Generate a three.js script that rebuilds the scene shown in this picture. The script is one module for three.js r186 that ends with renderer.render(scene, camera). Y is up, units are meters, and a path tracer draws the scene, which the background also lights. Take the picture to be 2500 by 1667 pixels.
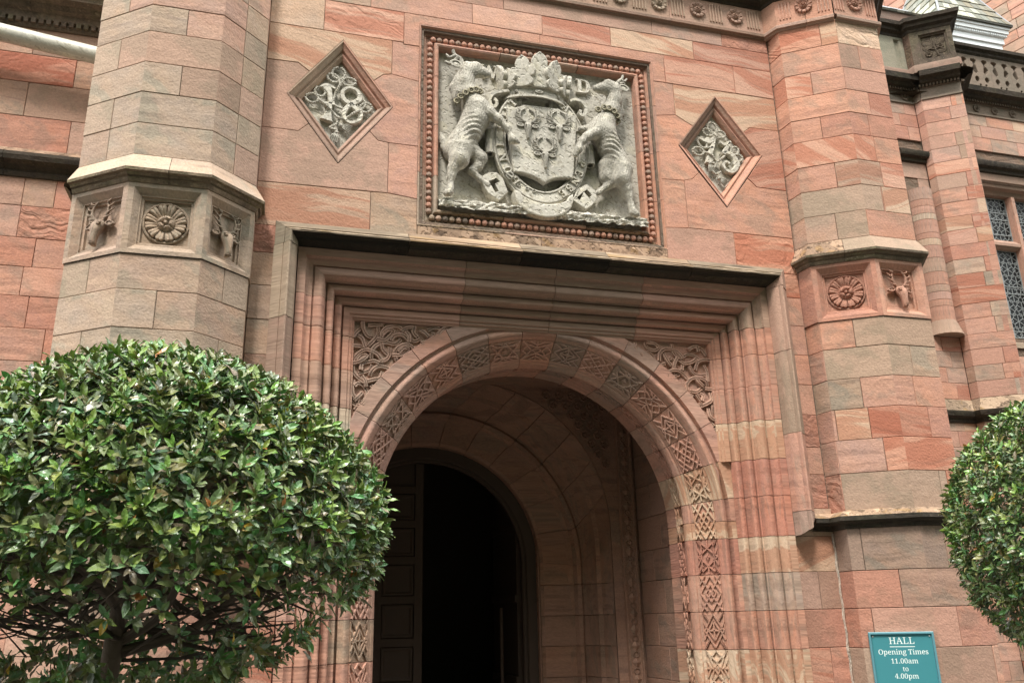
import * as THREE from 'three';
import { mergeGeometries, mergeVertices, toCreasedNormals } from 'three/addons/utils/BufferGeometryUtils.js';
import { MarchingCubes } from 'three/addons/objects/MarchingCubes.js';
import { TextGeometry } from 'three/addons/geometries/TextGeometry.js';
import { FontLoader } from 'three/addons/loaders/FontLoader.js';

// ---------------------------------------------------------------- camera, sky, sun, exposure
const scene = new THREE.Scene();
const camera = new THREE.PerspectiveCamera(43.69, 1024 / 682, 0.1, 400);
camera.position.set(0, 1.6, 7);
camera.rotation.set(0.31258751, -0.27682465, -0.02264992, 'YXZ');
camera.updateMatrixWorld(true);
const renderer = new THREE.WebGLRenderer({ antialias: true });
renderer.toneMapping = THREE.LinearToneMapping;
renderer.toneMappingExposure = 3.1;
renderer.shadowMap.enabled = true;

const rng = seed => () => { seed |= 0; seed = seed + 0x6D2B79F5 | 0; let t = Math.imul(seed ^ seed >>> 15, 1 | seed); t = t + Math.imul(t ^ t >>> 7, 61 | t) ^ t; return ((t ^ t >>> 14) >>> 0) / 4294967296; };
let R = rng(7);
const rr = (a, b) => a + (b - a) * R();
// tileable value noise
function noiseTable(n, seed) { const q = rng(seed), t = new Float32Array(n * n); for (let i = 0; i < n * n; i++) t[i] = q(); return t; }
const NT = noiseTable(256, 11);
function vn(x, y, px, py) {      // px, py: integer periods
  const xi = Math.floor(x), yi = Math.floor(y), fx = x - xi, fy = y - yi;
  const u = fx * fx * (3 - 2 * fx), v = fy * fy * (3 - 2 * fy);
  const m = (a, p) => ((a % p) + p) % p & 255;
  const a = m(xi, px), b = m(xi + 1, px), c = m(yi, py) * 256, d = m(yi + 1, py) * 256;
  return (NT[c + a] * (1 - u) + NT[c + b] * u) * (1 - v) + (NT[d + a] * (1 - u) + NT[d + b] * u) * v;
}
function fbm(x, y, f, g, oct) { // octaves shifted and sheared by whole periods so that their lattices do not line up
  let s = 0, a = .5, n = 0; for (let i = 0; i < oct; i++) { const k = i & 1 ? 1 : -1; s += a * vn(x * f + y * f * k + i * 7.31, y * g + x * g * (k > 0 ? 0 : 1) + i * 3.77, f, g); n += a; a *= .5; f *= 2; g *= 2; } return s / n; }
// for bedding, which must stay level
function bed(x, y, f, g, oct) { let s = 0, a = .5, n = 0; for (let i = 0; i < oct; i++) { s += a * vn(x * f + i * 7.31, y * g + i * 3.77, f, g); n += a; a *= .5; f *= 2; g *= 2; } return s / n; }

// overcast sky with soft brighter breaks; air and cloud only
{
  const w = 256, h = 128, d = new Float32Array(w * h * 4);
  for (let j = 0; j < h; j++) for (let i = 0; i < w; i++) {
    const el = (j + .5) / h * Math.PI - Math.PI / 2, s = Math.sin(el);
    const c = fbm(i / w, j / h, 6, 5, 4);
    const L = (s > 0 ? (.46 + .54 * s) : .30 + .1 * s) * (.78 + .44 * c) * 1.36;
    const k = (j * w + i) * 4; d[k] = L; d[k + 1] = L; d[k + 2] = L; d[k + 3] = 1;
  }
  const t = new THREE.DataTexture(d, w, h, THREE.RGBAFormat, THREE.FloatType);
  t.mapping = THREE.EquirectangularReflectionMapping; t.magFilter = t.minFilter = THREE.LinearFilter; t.wrapS = THREE.RepeatWrapping; t.needsUpdate = true;
  scene.background = t; scene.environment = t;
}
const sun = new THREE.DirectionalLight(new THREE.Color(1, .955, .88), 1.4);
sun.position.set(-6, 30, 15); sun.target.position.set(2.4, 3, 0); sun.castShadow = true; sun.shadow.radius = 22;
sun.shadow.mapSize.set(2048, 2048); Object.assign(sun.shadow.camera, { left: -16, right: 20, top: 16, bottom: -14, near: 1, far: 70 });
scene.add(sun, sun.target);

// ---------------------------------------------------------------- textures (2 m square)
function dtex(n, fn, srgb, per = 2) {
  const d = new Uint8Array(n * n * 4);
  for (let j = 0; j < n; j++) for (let i = 0; i < n; i++) {
    const c = fn(i / n, j / n), k = (j * n + i) * 4;
    if (typeof c === 'number') { const v = Math.max(0, Math.min(255, c * 255)); d[k] = d[k + 1] = d[k + 2] = v; }
    else for (let q = 0; q < 3; q++) { let v = Math.max(0, Math.min(1, c[q])); if (srgb) v = v <= .0031308 ? v * 12.92 : 1.055 * Math.pow(v, 1 / 2.4) - .055; d[k + q] = v * 255; }
    d[k + 3] = 255;
  }
  const t = new THREE.DataTexture(d, n, n); if (srgb) t.colorSpace = THREE.SRGBColorSpace;
  t.wrapS = t.wrapT = THREE.RepeatWrapping; t.magFilter = THREE.LinearFilter; t.minFilter = THREE.LinearMipmapLinearFilter; t.generateMipmaps = true; t.anisotropy = 8; t.needsUpdate = true;
  return t;
}
const mix = (a, b, t) => a + (b - a) * t, sst = (a, b, x) => { const t = Math.max(0, Math.min(1, (x - a) / (b - a))); return t * t * (3 - 2 * t); };
const mixc = (a, b, t) => [mix(a[0], b[0], t), mix(a[1], b[1], t), mix(a[2], b[2], t)];
// plain fine sandstone: grain, faint bedding, soft patches
const tPlain = dtex(1024, (x, y) => {
  const p = fbm(x, y, 4, 5, 4), q = fbm(x, y, 8, 7, 4), g = fbm(x, y, 128, 128, 2), l = bed(x, y, 4, 46, 4), st = sst(.50, .66, fbm(x, y, 5, 8, 5)), s2 = sst(.56, .68, fbm(x, y, 11, 9, 4));
  const ln = sst(.60, .70, bed(x + fbm(x, y, 3, 4, 2) * .1, y + fbm(x, y, 3, 3, 3) * .05, 3, 60, 3)) * sst(.42, .6, fbm(x, y, 5, 5, 3)); const v = (.83 + .26 * (p - .5) + .28 * (g - .5) + .26 * (l - .5)) * (1 - .2 * ln);
  return mixc(mixc([v * (1 + .16 * (q - .5)), v, v * (1 - .2 * (q - .5))], [v * .82, v * .92, v * .94], st), [v * 1.06, v * 1.08, v * 1.06], s2 * .7);
}, true);
// cross-bedded stone: cream and red laminae
const tStreak = dtex(1024, (x, y) => {
  const wv = fbm(x, y, 3, 3, 2) * .09 + fbm(x, y, 9, 12, 2) * .012, yy = y + wv;
  const a = bed(x, yy, 2, 14, 3), b = bed(x, yy, 3, 70, 3), g = fbm(x, y, 128, 128, 2);
  let t = sst(.40, .62, a * .66 + b * .34); t = mix(t, t > .5 ? 1 : 0, .35);
  const v = .9 + .2 * (g - .5) - .16 * sst(.62, .75, b);
  return mixc([.78 * v, .58 * v, .51 * v], [1.0 * v, 1.02 * v, 1.0 * v], t * .82);
}, true);
// red stone whose face has weathered to grey in patches
const tGrey = dtex(1024, (x, y) => {
  const p = fbm(x, y, 4, 4, 5), q = fbm(x, y, 22, 22, 3), g = fbm(x, y, 128, 128, 2), l = bed(x, y, 5, 60, 3);
  const t = sst(.47, .62, p + .22 * (q - .5)), v = .84 + .26 * (g - .5) + .12 * (l - .5);
  return mixc([v, v, v], [v * .83, v * .88, v * .87], t);
}, true);
// sooty moulding stone with algae and lichen crusts
const tSoot = dtex(1024, (x, y) => {
  const p = fbm(x, y, 5, 6, 5), q = fbm(x, y, 40, 40, 3), g = fbm(x, y, 128, 128, 2), run = bed(x, y, 44, 4, 3), li = sst(.70, .76, fbm(x, y, 60, 60, 3)) * sst(.45, .6, fbm(x, y, 7, 7, 3));
  const v = .46 + .42 * (p - .5) + .3 * (g - .5) + .34 * (run - .5) + .2 * (q - .5);
  return mixc(mixc([v * 1.06, v, v * .92], [v * .94, v * .98, v * .78], sst(.5, .64, fbm(x, y, 6, 5, 4))), [.95, .95, .86], li * .8);
}, true);
// pale carving stone: dark specks, pits and rusty or pale growth
const tLime = dtex(1024, (x, y) => {
  const p = fbm(x, y, 6, 6, 4), g = fbm(x, y, 128, 128, 2), s = sst(.63, .72, fbm(x, y, 48, 48, 3)), w = sst(.55, .68, fbm(x, y, 10, 12, 5));
  const v = .78 + .4 * (p - .5) + .34 * (g - .5);
  return mixc(mixc([v, v, v], [v * .66, v * .64, v * .6], s * .85), [v * 1.12, v * 1.1, v * 1.0], w * .6);
}, true);
// ledges overgrown with white and ochre lichen
const tLichen = dtex(1024, (x, y) => {
  const p = fbm(x, y, 6, 7, 5), g = fbm(x, y, 128, 128, 2), w = sst(.54, .57, fbm(x, y, 14, 17, 5)) * sst(.40, .52, fbm(x, y, 4, 4, 3)), o = sst(.60, .66, fbm(x, y, 18, 12, 4)), k = sst(.60, .66, fbm(x, y, 26, 30, 4)), v = .5 + .4 * (p - .5) + .3 * (g - .5);
  return mixc(mixc(mixc([v, v * .97, v * .88], [v * .45, v * .42, v * .36], k), [v * 1.1, v * .95, v * .5], o * .5), [.93, .92, .86], w * .7);
}, true);
const bFine = dtex(1024, (x, y) => .5 + .5 * (fbm(x, y, 90, 120, 3) - .5) + .5 * (bed(x, y, 14, 40, 4) - .5) + .35 * (fbm(x, y, 4, 5, 3) - .5), false);
const bRough = dtex(1024, (x, y) => { const w = fbm(x, y, 4, 6, 3) * .3, l = bed(x, y + w, 5, 34, 4), s = Math.floor(l * 9) / 9; return mix(s, l, .45) * .8 + .3 * (fbm(x, y, 60, 60, 3) - .3); }, false);
const bPit = dtex(1024, (x, y) => .72 + .4 * (fbm(x, y, 40, 40, 4) - .5) - .7 * sst(.62, .74, fbm(x, y, 52, 52, 2)), false);
const std = o => { const m = new THREE.MeshStandardMaterial({ roughness: .94, ...o }); return m; };
const M = {
  plain: std({ map: tPlain, bumpMap: bFine, bumpScale: .006, vertexColors: true }),
  streak: std({ map: tStreak, bumpMap: bFine, bumpScale: .007, vertexColors: true }),
  grey: std({ map: tGrey, bumpMap: bFine, bumpScale: .006, vertexColors: true }),
  rough: std({ map: tPlain, bumpMap: bRough, bumpScale: .024, vertexColors: true }),
  srough: std({ map: tStreak, bumpMap: bRough, bumpScale: .015, vertexColors: true }),
  soot: std({ map: tSoot, bumpMap: bRough, bumpScale: .012, vertexColors: true }),
  lichen: std({ map: tLichen, bumpMap: bPit, bumpScale: .012, vertexColors: true }),
  lime: std({ map: tLime, bumpMap: bPit, bumpScale: .011, vertexColors: true }),
  limepit: std({ map: tLime, bumpMap: bPit, bumpScale: .03, vertexColors: true }),
};
// stone colours, linear base values
const C = { red: [.50, .225, .155], pink: [.56, .325, .245], sal: [.56, .30, .215], orange: [.58, .29, .195], deep: [.41, .18, .125], brown: [.35, .225, .165], grey: [.41, .31, .225],
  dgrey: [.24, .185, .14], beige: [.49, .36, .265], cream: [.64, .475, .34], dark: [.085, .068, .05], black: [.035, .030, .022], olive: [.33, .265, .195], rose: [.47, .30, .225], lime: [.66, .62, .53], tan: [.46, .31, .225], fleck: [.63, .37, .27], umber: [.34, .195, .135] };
const jit = (c, a = .07) => { const k = 1 + rr(-a, a), h = rr(-a, a) * .5; return [c[0] * k * (1 + h), c[1] * k, c[2] * k * (1 - h)]; };

// ---------------------------------------------------------------- mesh helpers
const sub = (a, b) => [a[0] - b[0], a[1] - b[1], a[2] - b[2]];
class GB {
  constructor() { this.p = []; }
  tri(a, b, c) { this.p.push(...a, ...b, ...c); }
  quad(a, b, c, d) { this.tri(a, b, c); this.tri(a, c, d); }
  geo() { const g = new THREE.BufferGeometry(); g.setAttribute('position', new THREE.Float32BufferAttribute(this.p, 3)); g.computeVertexNormals(); return g; }
}
// gives any geometry its colour and uv in metres (/2, the textures are 2 m wide); crease: smooth below that angle
function fin(g, color, { crease = 0, off, rot = 0, scale = 1, uk = 1 } = {}) {
  if (g.index) g = g.toNonIndexed();
  for (const k of Object.keys(g.attributes)) if (k !== 'position' && k !== 'normal') g.deleteAttribute(k);
  if (crease) g = toCreasedNormals(g, crease);
  else if (!g.attributes.normal) g.computeVertexNormals();
  const P = g.attributes.position, N = g.attributes.normal, n = P.count, uv = new Float32Array(n * 2), co = new Float32Array(n * 3);
  const ou = off ? off[0] : R() * 2, ov = off ? off[1] : R() * 2, cr = Math.cos(rot), sr = Math.sin(rot);
  for (let i = 0; i < n; i++) {
    const x = P.getX(i), y = P.getY(i), z = P.getZ(i), nx = N.getX(i), ny = N.getY(i), nz = N.getZ(i);
    let u, v; const h = Math.hypot(nx, nz);
    if (Math.abs(ny) > .75 || h < 1e-4) { u = x; v = z; } else { u = (nz * x - nx * z) / h * uk; v = y; }
    uv[i * 2] = (u * cr - v * sr) / 2 * scale + ou; uv[i * 2 + 1] = (u * sr + v * cr) / 2 * scale + ov;
    co[i * 3] = color[0]; co[i * 3 + 1] = color[1]; co[i * 3 + 2] = color[2];
  }
  g.setAttribute('uv', new THREE.BufferAttribute(uv, 2)); g.setAttribute('color', new THREE.BufferAttribute(co, 3));
  return g;
}
const counts = {};
function numbered(n) { counts[n] = (counts[n] || 0) + 1; return counts[n] === 1 ? n : n + '_' + String(counts[n] - 1).padStart(3, '0'); }
function thing(name, label, category, pos = [0, 0, 0], group) { const o = new THREE.Group(); o.name = numbered(name); o.position.set(...pos); o.userData = { label, category }; if (group) o.userData.group = group; scene.add(o); return o; }
function part(name, parent, label) { const o = new THREE.Group(); o.name = name; parent.add(o); if (label) o.userData.label = label; return o; }
function mesh(name, g, m, parent, label) { const o = new THREE.Mesh(g, m); o.name = name; o.castShadow = o.receiveShadow = true; if (label) o.userData.label = label; parent.add(o); return o; }
const join = a => mergeGeometries(a.map(g => { const q = g.index ? g.toNonIndexed() : g; for (const k of Object.keys(q.attributes)) if (k !== 'position' && k !== 'normal') q.deleteAttribute(k); return q; }));
const box = (x0, x1, y0, y1, z0, z1) => { const g = new THREE.BoxGeometry(x1 - x0, y1 - y0, z1 - z0); g.translate((x0 + x1) / 2, (y0 + y1) / 2, (z0 + z1) / 2); return g; };
const area = p => { let s = 0; for (let i = 0; i < p.length; i++) { const a = p[i], b = p[(i + 1) % p.length]; s += a[0] * b[1] - a[1] * b[0]; } return s / 2; };
function inset(p, d) {
  const n = p.length;
  return p.map((b, i) => {
    const a = p[(i + n - 1) % n], c = p[(i + 1) % n];
    let e = [b[0] - a[0], b[1] - a[1]], f = [c[0] - b[0], c[1] - b[1]]; const le = Math.hypot(...e) || 1, lf = Math.hypot(...f) || 1;
    e = [-e[1] / le, e[0] / le]; f = [-f[1] / lf, f[0] / lf];
    const k = 1 / Math.max(.35, 1 + e[0] * f[0] + e[1] * f[1]);
    return [b[0] + (e[0] + f[0]) * k * d, b[1] + (e[1] + f[1]) * k * d];
  });
}
// a wall frame: origin, horizontal direction u, outward normal n (v is up)
const frame = (o, u, n) => ({ at: (a, b, d) => [o[0] + u[0] * a + n[0] * d, o[1] + b, o[2] + u[2] * a + n[2] * d] });
const FRONT = frame([0, 0, 0], [1, 0, 0], [0, 0, 1]);
// one dressed block of any outline: chamfered front, sides, no back
function block(poly, F = FRONT, { t = .11, g = .0019, b = .0038, proud = 0 } = {}) {
  if (area(poly) < 0) poly = poly.slice().reverse();
  const A = inset(poly, g), B = inset(poly, g + b), G = new GB(), n = poly.length;
  const at = (q, d) => F.at(q[0], q[1], d);
  for (let i = 0; i < n; i++) { const j = (i + 1) % n; G.quad(at(A[i], -t), at(A[j], -t), at(A[j], proud - b), at(A[i], proud - b)); G.quad(at(A[i], proud - b), at(A[j], proud - b), at(B[j], proud), at(B[i], proud)); }
  for (const f of THREE.ShapeUtils.triangulateShape(B.map(q => new THREE.Vector2(...q)), [])) G.tri(...f.map(i => at(B[i], proud)));
  return G.geo();
}
const rectp = (x0, x1, y0, y1) => [[x0, y0], [x1, y0], [x1, y1], [x0, y1]];
// ---- plan paths: points [x, z] from left to right, outward side to the viewer's side
const segN = (a, b) => { const dx = b[0] - a[0], dz = b[1] - a[1], l = Math.hypot(dx, dz); return [-dz / l, dx / l]; };
const plen = p => { const s = [0]; for (let i = 1; i < p.length; i++) s.push(s[i - 1] + Math.hypot(p[i][0] - p[i - 1][0], p[i][1] - p[i - 1][1])); return s; };
function cut(p, s0, s1) {        // columns [{x,z,nx,nz}] with mitred normals, between two lengths
  const S = plen(p), out = [], n = p.length, N = []; for (let i = 0; i < n - 1; i++) N.push(segN(p[i], p[i + 1]));
  const atS = s => { let i = 0; while (i < n - 2 && s > S[i + 1]) i++; const t = (s - S[i]) / (S[i + 1] - S[i]); return { x: mix(p[i][0], p[i + 1][0], t), z: mix(p[i][1], p[i + 1][1], t), nx: N[i][0], nz: N[i][1], s }; };
  const e = 1e-6; const a = atS(s0 + e), b = atS(s1 - e);
  const mit = i => { const q = N[i - 1], r = N[i], k = 1 / Math.max(.4, 1 + q[0] * r[0] + q[1] * r[1]); return { x: p[i][0], z: p[i][1], nx: (q[0] + r[0]) * k, nz: (q[1] + r[1]) * k, s: S[i] }; };
  out.push(a); for (let i = 1; i < n - 1; i++) if (S[i] > s0 + 1e-4 && S[i] < s1 - 1e-4) out.push(mit(i));
  out.push(b);
  if (s0 <= 1e-6 && p.m0) Object.assign(out[0], p.m0); if (s1 >= S[n - 1] - 1e-6 && p.m1) Object.assign(out[out.length - 1], p.m1);
  return out;
}
// a block that follows a plan path (wraps round corners)
function wrap(path, s0, s1, y0, y1, { t = .11, g = .0019, b = .0038, proud = 0 } = {}) {
  const cols = cut(path, s0 + g, s1 - g), L = [], a = cols[0], z = cols[cols.length - 1];
  const along = (c, d) => { const k = Math.hypot(c.nx, c.nz); return { ...c, x: c.x + c.nz / k * d, z: c.z - c.nx / k * d }; };
  L.push({ ...a, d: t }, { ...a, d: b }, { ...along(a, b), d: 0 }); for (let i = 1; i < cols.length - 1; i++) L.push({ ...cols[i], d: 0 }); L.push({ ...along(z, -b), d: 0 }, { ...z, d: b }, { ...z, d: t });
  const rows = [[y0 + g, t], [y0 + g, b], [y0 + g + b, 0], [y1 - g - b, 0], [y1 - g, b], [y1 - g, t]], G = new GB();
  const P = (c, r) => { const d = proud - Math.max(c.d, r[1]); return [c.x + c.nx * d, r[0], c.z + c.nz * d]; };
  for (let i = 0; i < L.length - 1; i++) for (let j = 0; j < 5; j++) {
    if ((i === 0 || i === L.length - 2) && (j === 0 || j === 4)) continue;
    G.quad(P(L[i], rows[j]), P(L[i + 1], rows[j]), P(L[i + 1], rows[j + 1]), P(L[i], rows[j + 1]));
  }
  return G.geo();
}
// a moulding run along a plan path: profile [[outward, y]...] from bottom to top
function run(path, s0, s1, prof, { crease = .5, color = C.dark, ends = true, g = .002 } = {}) {
  const c = cut(path, s0 + g, s1 - g), G = new GB(), P = (q, r) => [q.x + q.nx * r[0], r[1], q.z + q.nz * r[0]];
  for (let i = 0; i < c.length - 1; i++) for (let j = 0; j < prof.length - 1; j++) G.quad(P(c[i], prof[j]), P(c[i + 1], prof[j]), P(c[i + 1], prof[j + 1]), P(c[i], prof[j + 1]));
  if (ends) for (const f of THREE.ShapeUtils.triangulateShape(prof.map(q => new THREE.Vector2(...q)), [])) { G.tri(...f.map(k => P(c[0], prof[k]))); G.tri(...f.slice().reverse().map(k => P(c[c.length - 1], prof[k]))); }
  return fin(G.geo(), color, { crease });
}
// loft between equal rings of points
function loft(rings, { caps = true, close = false, back = [0, 0, -.06] } = {}) {
  const G = new GB(), m = rings[0].length;
  for (let i = 0; i < rings.length - 1; i++) for (let j = 0; j < (close ? m : m - 1); j++) { const k = (j + 1) % m; G.quad(rings[i][j], rings[i + 1][j], rings[i + 1][k], rings[i][k]); }
  if (caps && close) for (const [r, f] of [[rings[0], 0], [rings[rings.length - 1], 1]]) { const c = [0, 1, 2].map(q => r.reduce((s, p) => s + p[q], 0) / m); for (let j = 0; j < m; j++) { const k = (j + 1) % m; f ? G.tri(c, r[k], r[j]) : G.tri(c, r[j], r[k]); } }
  else if (caps) for (const [r, f] of [[rings[0], 0], [rings[rings.length - 1], 1]]) { const B = r.map(p => p.map((v, i) => v + back[i])); for (let j = 0; j < m - 1; j++) f ? G.quad(r[j], B[j], B[j + 1], r[j + 1]) : G.quad(B[j], r[j], r[j + 1], B[j + 1]); }
  return G.geo();
}
// concentric outlines stepping into (or out of) a wall: rings [[outline points, depth]...]
function steps(F, rings, cap = true) {
  const G = new GB();
  for (let i = 0; i < rings.length - 1; i++) { const [a, da] = rings[i], [b, db] = rings[i + 1], n = a.length; for (let j = 0; j < n; j++) { const k = (j + 1) % n; G.quad(F.at(...a[j], da), F.at(...a[k], da), F.at(...b[k], db), F.at(...b[j], db)); } }
  if (cap) { const [a, d] = rings[rings.length - 1]; for (const f of THREE.ShapeUtils.triangulateShape(a.map(q => new THREE.Vector2(...q)), [])) G.tri(...f.map(i => F.at(...a[i], d))); }
  return G.geo();
}
const rc = (cx, cy, hw, hh) => [[cx - hw, cy - hh], [cx + hw, cy - hh], [cx + hw, cy + hh], [cx - hw, cy + hh]];
const dia = (cx, cy, a, b) => [[cx, cy - b], [cx + a, cy], [cx, cy + b], [cx - a, cy]];
function tube(pts, r, seg = 6, taper = 1, n) {
  const c = new THREE.CatmullRomCurve3(pts.map(p => new THREE.Vector3(...p))), N = n || Math.max(4, pts.length * 3), g = new THREE.TubeGeometry(c, N, r, seg, false);
  if (taper !== 1) { const P = g.attributes.position, v = new THREE.Vector3(); for (let i = 0; i <= N; i++) { const q = c.getPointAt(i / N), k = mix(1, taper, i / N); for (let j = 0; j <= seg; j++) { const m = i * (seg + 1) + j; v.fromBufferAttribute(P, m).sub(q).multiplyScalar(k).add(q); P.setXYZ(m, v.x, v.y, v.z); } } }
  return g;
}
const place = (g, F, a, b, d) => { // local x,y,z of g -> u, up, outward of frame F
  const o = F.at(a, b, d), u = sub(F.at(a + 1, b, d), o), n = sub(F.at(a, b, d + 1), o);
  g.applyMatrix4(new THREE.Matrix4().makeBasis(new THREE.Vector3(...u), new THREE.Vector3(0, 1, 0), new THREE.Vector3(...n)).setPosition(...o)); return g;
};
// ---------------------------------------------------------------- setting
{
  const g = new THREE.PlaneGeometry(240, 240, 1, 1); g.rotateX(-Math.PI / 2);
  const o = mesh('ground', fin(g, [.10, .092, .08]), M.plain, scene); o.userData = { kind: 'structure', label: 'dark gravel forecourt in front of the hall' };
}
{ // unseen trees added behind the viewer, keeping low sky light off the porch
  const bark = new THREE.MeshStandardMaterial({ color: new THREE.Color().setRGB(.08, .06, .045), roughness: 1 }), lf = new THREE.MeshStandardMaterial({ color: new THREE.Color().setRGB(.045, .075, .03), roughness: 1 });
  const crown = new THREE.IcosahedronGeometry(1, 5), P = crown.attributes.position; for (let i = 0; i < P.count; i++) { const x = P.getX(i), y = P.getY(i), z = P.getZ(i), k = .8 + .45 * fbm(x * .5 + .5, y * .5 + z * .31 + .5, 6, 6, 4); P.setXYZ(i, x * k, y * k, z * k); } crown.computeVertexNormals();
  const trunk = new THREE.CylinderGeometry(.28, .42, 6, 10); trunk.translate(0, 3, 0);
  for (let i = 0; i < 9; i++) { const t = thing('added_blocker_tree', 'broad dark tree added out of view to block low sky light', 'tree', [-26 + i * 6.6 + rr(-1, 1), 0, 20 + rr(-1, 3)], 'trees added to block low sky light'); mesh('trunk', trunk, bark, t); const c = mesh('crown', crown, lf, t); c.position.y = 12; c.scale.set(6.2, 9.6 + rr(-1, 1), 4.6); c.rotation.y = i * 1.7; const h = mesh('lower_crown', crown, lf, t); h.position.y = 3.4; h.scale.set(5.2, 4, 4.5); h.rotation.y = i; }
}
// ---------------------------------------------------------------- the entrance front with its two towers
const porch = thing('entrance_porch', 'red sandstone entrance front with two octagonal towers, round arch and carved coat of arms', 'building entrance');
const CX = 2.352, SPR = 2.41;
let ZONE = null; // stones of one stretch share a quarry: their tones are drawn together
const matOf = { p: 'plain', s: 'streak', g: 'grey', r: 'rough', q: 'srough', k: 'soot', l: 'lime', h: 'lichen' };
// 'sal.p' -> colour salmon, plain texture; optional angle after a colon
function spec(s) { const [c, rest = 'p'] = s.split('.'), [m, a] = rest.split(':'); return { color: ZONE ? mixc(jit(C[c]), ZONE, .3) : jit(C[c]), mat: M[matOf[m]], rot: a ? +a * Math.PI / 180 : rr(-.05, .05), rough: m === 'r' || m === 'q' }; }
function stone(parent, geo, s, name = 'stone') { const q = typeof s === 'string' ? spec(s) : s; return mesh(name, fin(geo, q.color, { rot: q.rot }), q.mat, parent); }
const jp = () => rr(-.0025, .0025);

ZONE = [.54, .305, .22];
const wall = part('front_wall', porch);
{ // solid wall behind the facing: openings for the doorway, the arms and the date panels
  const s = new THREE.Shape([[-.31, 0], [CX - 2.3, 0], [CX - 2.3, 4.72], [CX + 2.3, 4.72], [CX + 2.3, 0], [5.08, 0], [5.08, 9.2], [-.31, 9.2]].map(q => new THREE.Vector2(...q)));
  const hole = p => s.holes.push(new THREE.Path(p.map(q => new THREE.Vector2(...q))));
  hole(rc(2.36, 6.10, 1.2, 1.04)); hole(dia(.383, 6.21, .45, .61)); hole(dia(4.32, 6.22, .45, .61));
  const g = new THREE.ExtrudeGeometry(s, { depth: .72, bevelEnabled: false }); g.translate(0, 0, -.74);
  const q = new THREE.Shape(); q.moveTo(CX - 2.32, 0); q.lineTo(CX - 1.72, 0); q.lineTo(CX - 1.72, SPR); q.absarc(CX, SPR, 1.72, Math.PI, 0, true); q.lineTo(CX + 1.72, 0); q.lineTo(CX + 2.32, 0); q.lineTo(CX + 2.32, 4.75); q.lineTo(CX - 2.32, 4.75);
  const g2 = new THREE.ExtrudeGeometry(q, { depth: .57, bevelEnabled: false, curveSegments: 40 }); g2.translate(0, 0, -.98 + .06);
  mesh('wall_core', fin(join([g, g2, box(1.1, 3.62, 4.95, 7.25, -.5, -.2), box(-.15, .9, 5.5, 6.9, -.5, -.2), box(3.8, 4.85, 5.5, 6.9, -.5, -.2)]), [.2, .14, .1]), M.rough, wall);
}
const W = (s, p, o) => stone(wall, block(p, FRONT, { proud: jp(), ...o }), s);
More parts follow.
